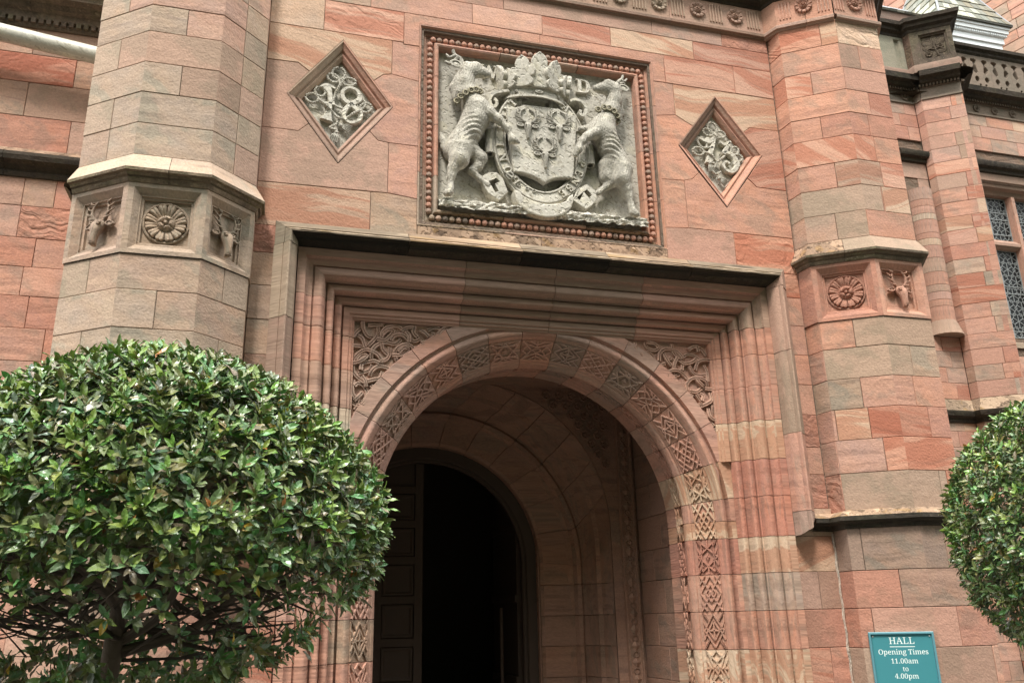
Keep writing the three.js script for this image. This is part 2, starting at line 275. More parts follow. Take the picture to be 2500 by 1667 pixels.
{ // courses of the main wall, top to bottom (two with the cut-outs round the panels)
  let x = [-.3, .95, 1.98, 3.64, 4.48, 5.05], c = ['beige.g', 'sal.p', 'rose.g', 'rose.p', 'red.r'];
  for (let i = 0; i < 5; i++) W(c[i], rectp(x[i], x[i + 1], 7.54, 7.72));
  x = [-.3, .63, 1.65, 2.39, 3.15, 4.115, 5.05]; c = ['beige.p', 'pink.p', 'fleck.p', 'pink.s:9', 'cream.s:14', 'pink.s:5'];
  for (let i = 0; i < 6; i++) W(c[i], rectp(x[i], x[i + 1], 7.30, 7.54));
  W('cream.p', rectp(-.3, .195, 6.95, 7.30)); W('fleck.q:4', rectp(.195, .96, 6.95, 7.30));
  W('sal.p', [[.96, 6.93], [1.116, 6.93], [1.116, 7.19], [2.36, 7.19], [2.36, 7.30], [.96, 7.30]]);
  W('orange.p', [[2.36, 7.19], [3.604, 7.19], [3.604, 6.95], [3.75, 6.95], [3.75, 7.30], [2.36, 7.30]]);
  W('pink.s:4', rectp(3.75, 4.58, 6.95, 7.30)); W('fleck.s:24', rectp(4.58, 5.05, 6.95, 7.30));
  // beside the date panels
  W('cream.s:14', [[-.3, 6.545], [-.02, 6.55], [.089, 6.47], [.383, 6.87], [.68, 6.466], [.77, 6.55], [.85, 6.57], [.85, 6.95], [-.3, 6.95]]);
  W('sal.p', [[.85, 6.57], [1.116, 6.53], [1.116, 6.93], [.96, 6.93], [.96, 6.95], [.85, 6.95]]);
  W('orange.p', [[3.604, 6.53], [3.83, 6.57], [3.83, 6.95], [3.604, 6.95]]);
  W('cream.s:-6', [[3.83, 6.57], [4.01, 6.47], [4.036, 6.48], [4.32, 6.87], [4.61, 6.466], [4.70, 6.545], [5.05, 6.55], [5.05, 6.95], [3.83, 6.95]]);
  W('rose.g', [[-.3, 5.83], [.02, 5.83], [.109, 5.92], [-.1, 6.21], [.089, 6.47], [-.02, 6.55], [-.3, 6.545]]);
  W('sal.p', [[.657, 5.92], [.74, 5.83], [.84, 5.82], [1.116, 5.82], [1.116, 6.53], [.85, 6.57], [.77, 6.55], [.68, 6.466], [.868, 6.21]]);
  W('orange.p', [[3.604, 5.79], [3.86, 5.805], [3.95, 5.83], [4.04, 5.92], [3.835, 6.21], [4.036, 6.48], [4.01, 6.47], [3.83, 6.57], [3.604, 6.53]]);
  W('sal.s:-14', [[4.60, 5.92], [4.70, 5.83], [5.05, 5.825], [5.05, 6.55], [4.70, 6.545], [4.61, 6.466], [4.805, 6.21]]);
  W('rose.g', [[-.3, 5.285], [.84, 5.30], [.84, 5.82], [.74, 5.83], [.657, 5.92], [.383, 5.545], [.109, 5.92], [.02, 5.83], [-.3, 5.83]]);
  W('sal.p', [[.84, 5.30], [1.116, 5.27], [1.116, 5.82], [.84, 5.82]]);
  W('orange.p', [[3.604, 5.25], [3.86, 5.27], [3.86, 5.805], [3.604, 5.79]]);
  W('orange.p', [[3.86, 5.27], [5.05, 5.275], [5.05, 5.825], [4.70, 5.83], [4.60, 5.92], [4.32, 5.55], [4.04, 5.92], [3.95, 5.83], [3.86, 5.805]]);
  W('beige.s', [[-.3, 4.87], [.69, 4.87], [.69, 5.295], [-.3, 5.285]]); W('grey.p', [[.69, 4.87], [1.116, 4.87], [1.116, 5.27], [.84, 5.30], [.69, 5.295]]);
  W('grey.h', rectp(1.116, 2.3, 4.87, 5.01)); W('beige.h', rectp(2.3, 3.604, 4.87, 5.01));
  W('sal.g', [[3.604, 4.87], [4.36, 4.87], [4.36, 5.272], [3.86, 5.27], [3.604, 5.25]]); W('orange.q', rectp(4.36, 5.05, 4.87, 5.272));
  // narrow strips between the door frame and the towers
  let L = ['deep.r', 'grey.p', 'grey.p', 'grey.p', 'brown.p', 'beige.p', 'sal.p', 'brown.p'], Rr = ['orange.q', 'sal.p', 'sal.p', 'orange.p', 'sal.g', 'deep.r', 'sal.p', 'deep.r'], y = [4.87, 4.61, 4.31, 4.005, 3.70, 3.40, 3.08, 2.82, 2.5];
  for (let i = 0; i < 8; i++) { W(L[i], rectp(-.3, -.1, y[i + 1], y[i])); W(Rr[i], rectp(4.80, 5.05, y[i + 1], y[i])); }
  const yb = [2.5, 2.25, 1.93, 1.605, 1.28, .96, .64, .32, .02], cb = ['cream.g', 'cream.s:-20', 'rose.g', 'red.g', 'sal.s:15', 'sal.p', 'pink.p', 'grey.g'];
  for (let i = 0; i < 8; i++) for (const s of [0, 1]) {
    const q = (a, b) => s ? rectp(a, b, yb[i + 1], yb[i]) : rectp(2 * CX - b, 2 * CX - a, yb[i + 1], yb[i]), m = [9, 9, 4.84, 5.1, 4.87, 9, 4.8, 9][i];
    if (m > 5.04) W(cb[i], q(4.625, 5.07)); else { W(cb[i], q(4.625, m)); W(['', '', 'brown.g', '', 'red.p', '', 'sal.p'][i] || 'sal.p', q(m, 5.07)); }
  }
}
{ // old mortar run down the corner between the wall and the tower base
  const G = [[], []]; for (let i = 0; i <= 60; i++) { const y = 2.27 - i * .037, w = .003 + .009 * fbm(i / 61, .3, 20, 4, 3), x = 5.052 - .004 * Math.sin(i); G[0].push([x - w * 1.6, y, .002], [x - w, y, .012], [x + w * .4, y, .014], [x + w, y, .006]); } const rings = []; for (let i = 0; i <= 60; i++) rings.push(G[0].slice(i * 4, i * 4 + 4)); mesh('mortar_line', fin(loft(rings.reverse()), [.52, .42, .34]), M.rough, wall); }
// ---------------------------------------------------------------- towers
const planL = [[-1.683, -1], [-1.683, .165], [-1.227, .5], [-.652, .5], [-.303, .165], [-.303, -.05]];
const planR = [[5.065, -.05], [5.093, .175], [5.585, .5], [6.13, .5], [6.42, .02], [6.42, -1.6]];
const grow = (p, d) => p.map((q, i) => { const n = p.length, a = i ? segN(p[i - 1], q) : segN(q, p[1]), b = i < n - 1 ? segN(q, p[i + 1]) : a, k = 1 / (1 + a[0] * b[0] + a[1] * b[1]); return [q[0] + (a[0] + b[0]) * k * d, q[1] + (a[1] + b[1]) * k * d]; });
const baseL = [[-1.76, -1], [-1.76, .2], [-1.25, .56], [-.62, .56], [-.30, .23], [-.303, -.05]];
const baseR = [[5.065, -.05], [5.04, .23], [5.55, .565], [6.15, .565], [6.48, .03], [6.48, -1.6]];
const yU = [7.73, 7.42, 7.12, 6.84, 6.562, 6.30, 6.0, 5.715, 5.43, 5.14], yD = [4.295, 4.005, 3.70, 3.405, 3.11, 2.80, 2.45], yB = [2.32, 1.925, 1.605, 1.275, .96, .64, .32, .0];
const faceF = (p, i) => { const a = p[i], b = p[i + 1], l = Math.hypot(b[0] - a[0], b[1] - a[1]), u = [(b[0] - a[0]) / l, 0, (b[1] - a[1]) / l], n = segN(a, b); return { F: frame([(a[0] + b[0]) / 2, 0, (a[1] + b[1]) / 2], u, [n[0], 0, n[1]]), w: l }; };
function course(t, plan, y0, y1, joints, cols, nm = 'stone') { // joints: face index + fraction
  const S = plen(plan), s = j => mix(S[Math.floor(j)], S[Math.floor(j) + 1], j % 1), J = [0, ...joints, plan.length - 1 - 1e-9];
  for (let i = 0; i < J.length - 1; i++) stone(t, wrap(plan, s(J[i]), i === J.length - 2 ? S[S.length - 1] : s(J[i + 1]), y0, y1, { proud: jp() }), cols[i % cols.length], nm);
}
const extr = (plan, y0, y1, d) => { const p = grow(plan, d), a = [...p, [p[p.length - 1][0], -1.0], [p[0][0], -1.0]], G = new GB(); for (let i = 0; i < p.length - 1; i++) G.quad([p[i][0], y0, p[i][1]], [p[i + 1][0], y0, p[i + 1][1]], [p[i + 1][0], y1, p[i + 1][1]], [p[i][0], y1, p[i][1]]); for (const y of [y0, y1]) for (const f of THREE.ShapeUtils.triangulateShape(p.map(q => new THREE.Vector2(q[0], -q[1])), [])) G.tri(...f.map(i => [p[i][0], y, p[i][1]])); return G.geo(); };
// petalled rosette as one modelled surface
function rosette(r, h, n, bossR = .42, m = 5) {
  const na = n * 10, nr = 16, G = new GB(), P = (i, j) => {
    const th = i / na * Math.PI * 2, k = j / nr, ph = (i / na * n) % 1, q = Math.abs(ph - .5) * 2;            // q: 0 mid petal, 1 gap
    const edge = r * (1 - .09 * Math.pow(q, 3) - .05 * Math.pow(1 - q, 8)); let z;
    if (k < bossR) { const t = k / bossR, pm = Math.abs(((i / na * m + .5) % 1) - .5) * 2; z = h * (t < .28 ? 1.15 * Math.sqrt(1 - t * t * 6) + .35 : .95 * Math.sin((t - .2) / .8 * Math.PI) * (1 - .65 * Math.pow(pm, 4)) + .25); }
    else { const t = (k - bossR) / (1 - bossR); z = h * (.18 + .75 * Math.sin(t * Math.PI * .62) * (1 - Math.pow(q, 5)) - .16 * Math.exp(-Math.pow(q / .16, 2))); if (k > .97) z = -h * .5; }
    return [Math.cos(th) * edge * k, Math.sin(th) * edge * k, z];
  };
  for (let i = 0; i < na; i++) for (let j = 0; j < nr; j++) G.quad(P(i, j), P(i, j + 1), P(i + 1, j + 1), P(i + 1, j));
  return toCreasedNormals(G.geo(), .9);
}
// stag's head mask with antlers: nose down, local x right, y up, z outward, overall height about 1
function stagHead(flat = 1) {
  const e = (x, y, z, a, b, c, rz = 0) => { const g = new THREE.SphereGeometry(1, 14, 10); g.scale(a, b, c); if (rz) g.rotateZ(rz); g.translate(x, y, z); return g; };
  const out = [];
  // skull and muzzle: rings down the face
  const rings = []; for (const [y, z, a, c] of [[.10, .02, .05, .05], [.07, .07, .105, .09], [0, .10, .125, .11], [-.08, .13, .118, .105], [-.16, .15, .09, .09], [-.25, .165, .068, .075], [-.34, .175, .058, .066], [-.40, .17, .06, .062], [-.44, .15, .045, .045]]) rings.push([...Array(16)].map((_, i) => { const t = -i / 16 * Math.PI * 2; return [Math.cos(t) * a, y, z * flat + Math.sin(t) * c * flat]; }));
  out.push(toCreasedNormals(loft(rings, { close: true }), 1.2));
  for (const s of [-1, 1]) {
    out.push(e(s * .085, -.03, .19 * flat, .036, .03, .03), e(s * .095, .005, .185 * flat, .05, .02, .028, s * -.3), e(s * .03, -.415, .215 * flat, .016, .014, .02));
    const ear = e(0, 0, 0, .105, .055, .035); ear.rotateZ(s * -.2); ear.translate(s * .23, 0, .06); out.push(ear);
    const rim = new THREE.TorusGeometry(.07, .018, 6, 14); rim.scale(1.2, .6, 1); rim.rotateZ(s * -.2); rim.translate(s * .235, 0, .09); out.push(rim);
    out.push(tube([[s * .07, .07, .07], [s * .16, .17, .10], [s * .19, .30, .10], [s * .15, .43, .09], [s * .11, .50, .06]], .036, 7, .5));
    for (const [x, y, tx, ty] of [[.12, .13, .27, .14], [.18, .21, .32, .26], [.19, .31, .31, .37], [.16, .42, .25, .47]]) out.push(tube([[s * x, y, .10], [s * (x + tx) / 2, (y + ty) / 2 - .015, .125], [s * tx, ty + .03, .10]], .024, 6, .3));
  }
  return join(out);
}
const capProf = [[-.02, 4.885], [.02, 4.89], [.03, 4.905], [.035, 4.925], [.05, 4.935], [.062, 4.955], [.085, 4.962], [.088, 4.985], [.085, 4.99], [.0, 5.14], [-.05, 5.14]];
const moulds = { L: [['beige.p', 'cream.p', 'beige.p'], [1.0, 2.5]], R: [['beige.h', 'olive.g', 'beige.h'], [1.55, 3.45]] };
function tower(side) {
  ZONE = side === 'L' ? [.48, .345, .25] : [.54, .31, .22]; const Lf = side === 'L', plan = Lf ? planL : planR, t = part('octagonal_tower', porch, Lf ? 'greyer left-hand octagonal tower with two stag heads and a rosette' : 'redder right-hand octagonal tower with one rosette and one stag head');
  mesh('tower_core', fin(join([extr(plan, 2.4, 4.27, -.03), extr(plan, 4.2, 4.95, -.11), extr(plan, 4.9, 9.2, -.03), extr(Lf ? baseL : baseR, 0, 2.44, -.03)]), [.17, .12, .085]), M.rough, t);
  const f0 = Lf ? 1 : 0;       // first facing segment in view
  const up = Lf ? [['cream.p', 'pink.p', 'beige.p'], ['beige.p', 'cream.p', 'pink.p'], ['cream.p', 'beige.p', 'fleck.p', 'rose.p'], ['beige.p', 'pink.p', 'beige.p'], ['beige.p', 'pink.p', 'grey.g', 'grey.p'], ['beige.g', 'rose.g', 'grey.g'], ['beige.p', 'brown.g', 'rose.g', 'grey.g'], ['beige.g', 'beige.p', 'grey.g'], ['tan.p', 'beige.p', 'rose.g']]
    : [['orange.q', 'cream.s', 'cream.r'], ['orange.p', 'brown.g', 'sal.p'], ['fleck.s:14', 'orange.p', 'sal.g'], ['orange.p', 'pink.s:12'], ['orange.p', 'red.p', 'red.g'], ['fleck.s:40', 'orange.p'], ['orange.p', 'beige.s', 'fleck.s:8'], ['grey.g', 'sal.p', 'cream.s:-25'], ['tan.p', 'grey.g', 'orange.p']];
  const jl = [[1.5, 3.5], [1.55, 2.5, 3.5], [2.5, 3.5], [1.55, 3.5], [2.5, 3.5], [1.48, 3.5], [2.5, 3.5], [1.5, 3.5], [1.5, 3.5]];
  const jr = [[1.72, 2.02], [2.0 + 1e-4, 2.45], [1.45, 2.02], [2.5], [1.5, 2.4], [2.45], [1.62, 2.5], [2.42, 2.44], [1.5, 2.0 + 1e-4]];
  for (let i = 0; i < 9; i++) course(t, plan, yU[i + 1], yU[i], Lf ? [.5, ...jl[i]] : jr[i], Lf ? [up[i][0], ...up[i]] : up[i]);
  // weathered string moulding above the carved block
  const S = plen(plan), at = j => mix(S[Math.floor(j)], S[Math.floor(j) + 1], j % 1), [mc, mj] = moulds[side], mp = Lf ? plan.slice(1, 5) : plan.slice(0, 5);
  { const q = Lf ? [[-1.683, -.9], ...plan.slice(1)] : [...plan.slice(0, 5), [6.42, -1.2]], SS = plen(q), a2 = j => mix(SS[Math.floor(j)], SS[Math.floor(j) + 1], j % 1), J = [0, ...mj, q.length - 1 - 1e-9];
    for (let i = 0; i < J.length - 1; i++) {
      const m = spec(mc[i]); mesh('string_moulding', run(q, a2(J[i]), i === J.length - 2 ? SS[SS.length - 1] : a2(J[i + 1]), capProf.slice(7), { color: m.color, ends: false }), m.mat, t);
      mesh('string_moulding', run(q, a2(J[i]), i === J.length - 2 ? SS[SS.length - 1] : a2(J[i + 1]), capProf.slice(0, 8), { color: jit(C.olive), ends: false }), M.soot, t);
    } }
  // carved block: a sunk panel on each face
  const bp = grow(plan, .012), pc = Lf ? ['beige.p', 'tan.p', 'grey.p', 'grey.p', 'beige.p'] : ['red.p', 'red.p', 'sal.p', 'orange.p', 'sal.p'];
  for (let i = 0; i < 5; i++) {
    const { F, w } = faceF(bp, i), m = spec(pc[i]), cy = 4.592, plainFace = Lf ? (i === 0 || i === 4) : (i === 0 || i === 4);
    if (plainFace) { stone(t, wrap(bp, plen(bp)[i], plen(bp)[i + 1], 4.295, 4.89), pc[i]); continue; }
    const narrow = Math.min(w / 2 - .045, .255), hh = .262;
    mesh('panel_frame', fin(steps(F, [[rc(0, cy, w / 2, .298), 0], [rc(0, cy, narrow, hh), 0], [rc(0, cy, narrow - .045, hh - .05), -.045], [rc(0, cy, narrow - .052, hh - .057), -.045], [rc(0, cy, narrow - .054, hh - .059), -.06], [rc(0, cy, narrow - .072, hh - .077), -.064], [rc(0, cy, narrow - .074, hh - .079), -.085]]), m.color), m.mat, t);
    const cm = { ...m, color: m.color.map(v => v * 1.05) };
    if (Lf ? i === 2 : i === 1) {
      const ri = narrow - .08; const g = rosette(ri * .97, .042, 12); place(g, F, 0, cy, -.083); mesh('rosette', fin(g, cm.color), m.mat, t);
      const rg = new THREE.TorusGeometry(ri, .012, 8, 48); place(rg, F, 0, cy, -.078); mesh('rosette_ring', fin(rg, cm.color), m.mat, t);
    } else { const g = stagHead(1); g.scale(.43, .43, .50); place(g, F, 0, cy - .005, -.085); mesh('stag_head', fin(g, cm.color), m.mat, t); }
  }
  // lower shaft
  const lo = Lf ? [['grey.g', 'grey.g', 'tan.p', 'grey.g', 'grey.p'], ['beige.p', 'beige.p', 'tan.p', 'tan.p', 'grey.g'], ['beige.g', 'beige.p', 'grey.p'], ['beige.p', 'tan.p', 'grey.p'], ['beige.p', 'tan.g', 'grey.p'], ['tan.p', 'beige.p', 'grey.g']]
    : [['orange.p', 'orange.p', 'grey.g', 'sal.p'], ['sal.p', 'grey.g', 'grey.p', 'olive.g'], ['grey.p', 'olive.p', 'sal.p', 'orange.p'], ['sal.p', 'cream.s:10', 'red.s:12', 'red.p'], ['sal.p', 'pink.p', 'orange.s', 'cream.s'], ['red.r', 'grey.g', 'grey.g', 'sal.q']];
  const jlo = Lf ? [[.5, 1.47, 3.5], [.5, 2.5], [.5, 1.5, 3.5], [.5, 2.5], [.5, 1.5], [.5, 2.5]] : [[1.0 + 1e-4, 1.52, 3.4], [1.0 + 1e-4, 2.45, 3.3], [1.0 + 1e-4, 1.5, 2.4], [1.05, 1.55, 2.6], [1.0 + 1e-4, 1.7, 3.3], [1.0 + 1e-4, 2.6, 2.75]];
  for (let i = 0; i < 6; i++) course(t, plan, yD[i + 1], yD[i], jlo[i], lo[i]);
  // plinth moulding and the wider base
  const b = Lf ? baseL : baseR, pl = Lf ? [[-1.76, -.9], ...b.slice(1, 5), [-.30, .02], [-.12, .01]] : [[4.83, .01], [5.05, .02], ...b.slice(1, 5), [6.48, -1.2]];
  const pp = [[-.03, 2.285], [.015, 2.295], [.02, 2.315], [.035, 2.335], [.07, 2.345], [.085, 2.36], [.085, 2.40], [.078, 2.405], [-.02, 2.455], [-.09, 2.47]], PS = plen(pl);
  for (const [a, z, c] of [[0, .43, 'cream.h'], [.43, .72, 'cream.h'], [.72, 1, 'beige.h']]) { const q = spec(c), e = PS[PS.length - 1]; mesh('plinth_moulding', run(pl, a * e, z * e, pp.slice(6), { color: q.color, ends: false }), q.mat, t); mesh('plinth_moulding', run(pl, a * e, z * e, pp.slice(0, 7), { color: jit(C.dark), ends: false }), M.soot, t); }
  const bc = [['dgrey.g', 'dgrey.p', 'brown.g'], ['red.g', 'brown.p', 'red.p'], ['red.p', 'sal.g', 'red.p'], ['grey.g', 'brown.g', 'sal.p'], ['sal.p', 'rose.g', 'sal.p'], ['red.p', 'sal.p', 'grey.g'], ['grey.g', 'rose.g', 'grey.p']];
  for (let i = 0; i < 7; i++) course(t, b, yB[i + 1], yB[i], i % 2 ? [1.62, 2.9, 4.4] : [1.18, 2.4, 4.4], [...bc[i], bc[i][0]]);
  return t;
}
tower('L'); tower('R');
{ // frieze and cornice across the front and round the right tower (the left tower hides its other end above the picture)
  const c = part('cornice', porch), path = [[-.3, 0], [5.03, 0], ...planR.slice(1)], S = plen(path), E = S[S.length - 1];
  const cuts = [0, 1.4, 2.55, 4.16, S[1] - .001, S[2] + .3, S[3], E], fc = ['grey.g', 'grey.g', 'tan.g', 'rose.g', 'orange.g', 'orange.g', 'sal.g'];
  for (let i = 0; i < cuts.length - 1; i++) {
    const m = spec(fc[i]); mesh('frieze', run(path, cuts[i], cuts[i + 1], [[.0, 7.76], [.018, 7.775], [.018, 8.10], [.0, 8.10]], { color: m.color, ends: false }), m.mat, c);
    mesh('lower_moulding', run(path, cuts[i], cuts[i + 1], [[-.02, 7.70], [.012, 7.705], [.02, 7.72], [.045, 7.725], [.048, 7.755], [.03, 7.775], [.0, 7.79]], { color: jit(i < 4 ? C.brown : C.rose), ends: false }), M.grey, c);
    mesh('upper_moulding', run(path, cuts[i], cuts[i + 1], [[-.01, 8.09], [.03, 8.10], [.045, 8.13], [.09, 8.15], [.12, 8.20], [.17, 8.22], [.19, 8.30], [.19, 8.36], [-.1, 8.42]], { color: jit(C.dark), ends: false }), M.soot, c);
    mesh('parapet', run(path, cuts[i], cuts[i + 1], [[.02, 8.4], [.02, 9.25], [-.3, 9.25]], { color: jit(C.dgrey), ends: false }), M.soot, c);
  }
  const g0 = rosette(.098, .035, 10), fl = [];
  for (const x of [.52, .98, 1.44, 1.9, 2.36, 2.82, 3.275, 3.735, 4.20, 4.665]) mesh('rosette', fin(place(g0.clone(), FRONT, x, 7.945, .018), jit(x > 3.9 ? C.rose : C.beige)), M.grey, c);
  for (const x of [.52, .98, 1.44, 1.9, 2.36, 2.82, 3.275, 3.735, 4.20, 4.665]) for (let k = 0; k < 5; k++) fl.push(box(x + .15 + k * .035, x + .165 + k * .035, 7.83, 8.06, .01, .032));
  mesh('fluting', fin(join(fl), C.tan), M.grey, c).userData.kind = 'stuff';
  for (const i of [1, 2]) { const { F, w } = faceF(planR, i), f = []; mesh('rosette', fin(place(g0.clone(), F, 0, 7.96, .018), C.sal), M.plain, c); for (let k = 0; k < 4; k++) for (const s of [-1, 1]) { const g = box(-.007, .007, -.11, .11, 0, .014); place(g, F, s * (.15 + k * .035), 7.95, .016); f.push(g); } mesh('fluting', fin(join(f), C.sal), M.plain, c).userData.kind = 'stuff'; }
}
ZONE = null;
// ---------------------------------------------------------------- date panels
const fonts = {}; for (const f of ['serif_bold', 'serif_regular']) fonts[f] = await new FontLoader().loadAsync(`fonts/droid/droid_${f}.typeface.json`);
const letter = (s, size, depth, f = 'serif_bold', bevel = .1) => { const g = new TextGeometry(s, { font: fonts[f], size, depth, curveSegments: 5, bevelEnabled: true, bevelThickness: depth * .25, bevelSize: size * .012, bevelSegments: 1 }); g.computeBoundingBox(); const b = g.boundingBox; g.translate(-(b.min.x + b.max.x) / 2, -(b.min.y + b.max.y) / 2, 0); return g; };
function cordLoops(list, r, z) { // strings of small beads along a path: twisted cord
  const o = []; for (const p of list) { const c = new THREE.CatmullRomCurve3(p.map(q => new THREE.Vector3(q[0], q[1], z + (q[2] || 0)))), n = Math.max(4, Math.round(c.getLength() / (r * 1.35))); o.push(tube(p.map(q => [q[0], q[1], z + (q[2] || 0)]), r * .72, 6)); for (let i = 0; i <= n; i++) { const v = c.getPointAt(i / n), g = new THREE.IcosahedronGeometry(r, 0); g.rotateZ(i); g.translate(v.x, v.y, v.z); o.push(g); } }
  return join(o);
}
function loopAt(x, y, rx, ry, a) { return [...Array(10)].map((_, i) => { const t = i / 9 * 5.6 + .3; const u = (Math.cos(t) * rx + rx) * 1.3, v = Math.sin(t) * ry * 1.35; return [x + u * Math.cos(a) - v * Math.sin(a), y + u * Math.sin(a) + v * Math.cos(a)]; }); }
function datePanel(cx, cy, dir) {
  const d = part('date_panel', porch, dir < 0 ? 'lozenge panel carved with the numerals 18' : 'lozenge panel carved with the numerals 73');
  const fr = [[.485, .66, .004], [.47, .64, .004], [.46, .625, -.012], [.425, .578, -.03], [.415, .565, -.055], [.40, .545, -.055], [.395, .538, -.048], [.385, .525, -.046], [.378, .515, -.052], [.352, .48, -.075], [.348, .474, -.115]];
  // four mitred lengths
  for (let k = 0; k < 4; k++) {
    const m = spec(dir < 0 ? ['rose.g', 'sal.p', 'beige.g', 'brown.g'][k] : ['orange.p', 'sal.p', 'brown.p', 'sal.p'][k]), r = fr.map(([a, b, z]) => { const q = dia(cx, cy, a, b); return [q[k], q[(k + 1) % 4], z]; });
    const G = new GB(); for (let i = 0; i < r.length - 1; i++) G.quad([...r[i][0], r[i][2]], [...r[i][1], r[i][2]], [...r[i + 1][1], r[i + 1][2]], [...r[i + 1][0], r[i + 1][2]]);
    mesh('frame_moulding', fin(G.geo(), m.color, { crease: .3 }), m.mat, d);
  }
  const L = jit(C.lime, .03); mesh('slab', fin(block(dia(cx, cy, .36, .49), FRONT, { proud: -.112, g: 0, b: .001 }), L.map(v => v * .93)), M.lime, d);
  const z = -.075, p = (x, y, h) => [cx + x, cy + y, h || 0];
  // flat cut strokes of changing width: [x, y, width]
  const stroke = pts => { const c = new THREE.CatmullRomCurve3(pts.map(q => new THREE.Vector3(cx + q[0], cy + q[1], 0))), w = new THREE.CatmullRomCurve3(pts.map(q => new THREE.Vector3(q[2], 0, 0))), n = pts.length * 5, rings = []; for (let i = 0; i <= n; i++) { const q = c.getPoint(i / n), t = c.getTangent(i / n), h = w.getPoint(i / n).x / 2, nx = -t.y, ny = t.x; rings.push([[1, -.115], [1, -.068], [.72, -.056], [-.72, -.056], [-1, -.068], [-1, -.115]].map(([k, z2]) => [q.x + nx * h * k, q.y + ny * h * k, z2])); } return loft(rings, { close: true }); };
  const num = list => mesh('numeral', fin(join(list.map(stroke)), L.map(v => v * 1.05)), M.lime, d);
  if (dir < 0) {
    num([[[-.13, .17, .10], [-.10, .10, .05], [-.09, 0, .042], [-.10, -.10, .055], [-.12, -.19, .12]], [[-.19, .155, .02], [-.13, .185, .035], [-.05, .155, .02]], [[-.14, -.01, .03], [-.05, -.012, .03]]]);
    num([[[.10, .01, .05], [.03, .06, .048], [.02, .14, .04], [.08, .19, .03], [.16, .16, .04], [.18, .08, .055], [.12, .02, .06], [.06, -.04, .05], [.04, -.12, .04], [.09, -.185, .03], [.17, -.16, .045], [.19, -.08, .055], [.10, .01, .05]]]);
    mesh('knotted_cord', fin(cordLoops([loopAt(cx - .03, cy + .27, .05, .045, 1.5), loopAt(cx - .02, cy + .25, .045, .03, 2.7), loopAt(cx + .01, cy + .25, .05, .03, .1), [p(-.02, .26), p(-.01, .2, .03), p(-.05, .1), p(-.06, 0), p(-.02, -.03), p(.06, -.05)], loopAt(cx - .17, cy + .06, .04, .035, 1.9), loopAt(cx - .2, cy + .02, .045, .035, 3.0), [p(-.2, .03), p(-.13, -.05, .04), p(-.06, -.1), p(.0, -.16, .02), p(.06, -.14), p(.14, -.09, .04), p(.2, -.03)], loopAt(cx + .19, cy - .03, .045, .035, .5), loopAt(cx + .19, cy - .02, .04, .03, 1.5), [p(.0, -.16), p(-.03, -.22), p(-.08, -.26), p(-.02, -.28)]], .0155, z), L.map(v => v * .97)), M.lime, d);
  } else {
    num([[[-.20, .15, .02], [-.13, .13, .05], [-.06, .15, .05], [-.01, .19, .02]], [[-.02, .18, .03], [-.05, .08, .05], [-.09, -.02, .06], [-.10, -.13, .10]], [[-.15, .05, .03], [-.05, .06, .03]]]);
    num([[[.04, .14, .03], [.10, .12, .05], [.17, .16, .03]], [[.16, .15, .03], [.11, .07, .045], [.07, .0, .05]], [[.05, .01, .03], [.13, .02, .05], [.20, -.04, .06], [.21, -.13, .06], [.15, -.20, .05], [.08, -.19, .04], [.05, -.13, .04], [.09, -.09, .035], [.13, -.11, .03]]]);
    mesh('knotted_cord', fin(cordLoops([loopAt(cx - .03, cy + .24, .05, .04, 1.6), loopAt(cx - .03, cy + .23, .045, .03, 2.9), loopAt(cx, cy + .23, .045, .03, .1), [p(-.02, .24), p(0, .19, .03), p(.02, .14)], loopAt(cx - .14, cy + .05, .05, .035, 2.0), loopAt(cx - .16, cy, .05, .035, 3.2), [p(-.16, 0), p(-.09, -.04, .03), p(-.02, -.1), p(.03, -.07, .03), p(.08, -.02)], loopAt(cx + .18, cy + .02, .04, .03, .9), loopAt(cx + .19, cy - .02, .04, .03, 0), [p(-.02, -.1), p(-.05, -.17), p(-.09, -.2), p(-.04, -.25), p(.01, -.22)]], .0155, z), L.map(v => v * .97)), M.lime, d);
  }
  // tassels at the foot
  for (const [x, y, a] of dir < 0 ? [[.05, -.24, 1.2], [-.03, -.34, -.3]] : [[-.1, -.17, .2], [.02, -.32, .9]]) { const o = []; for (let k = -2; k < 3; k++) { const g = tube([[0, .03, 0], [k * .014, -.01, .012], [k * .018, -.06, .004]], .011, 5, .6); o.push(g); } const s = new THREE.SphereGeometry(.022, 8, 6); s.translate(0, .035, 0); o.push(s); const g = join(o); g.rotateZ(a); g.translate(cx + x, cy + y, z); mesh('tassel', fin(g, L), M.lime, d); }
}
datePanel(.383, 6.21, -1); datePanel(4.32, 6.22, 1);

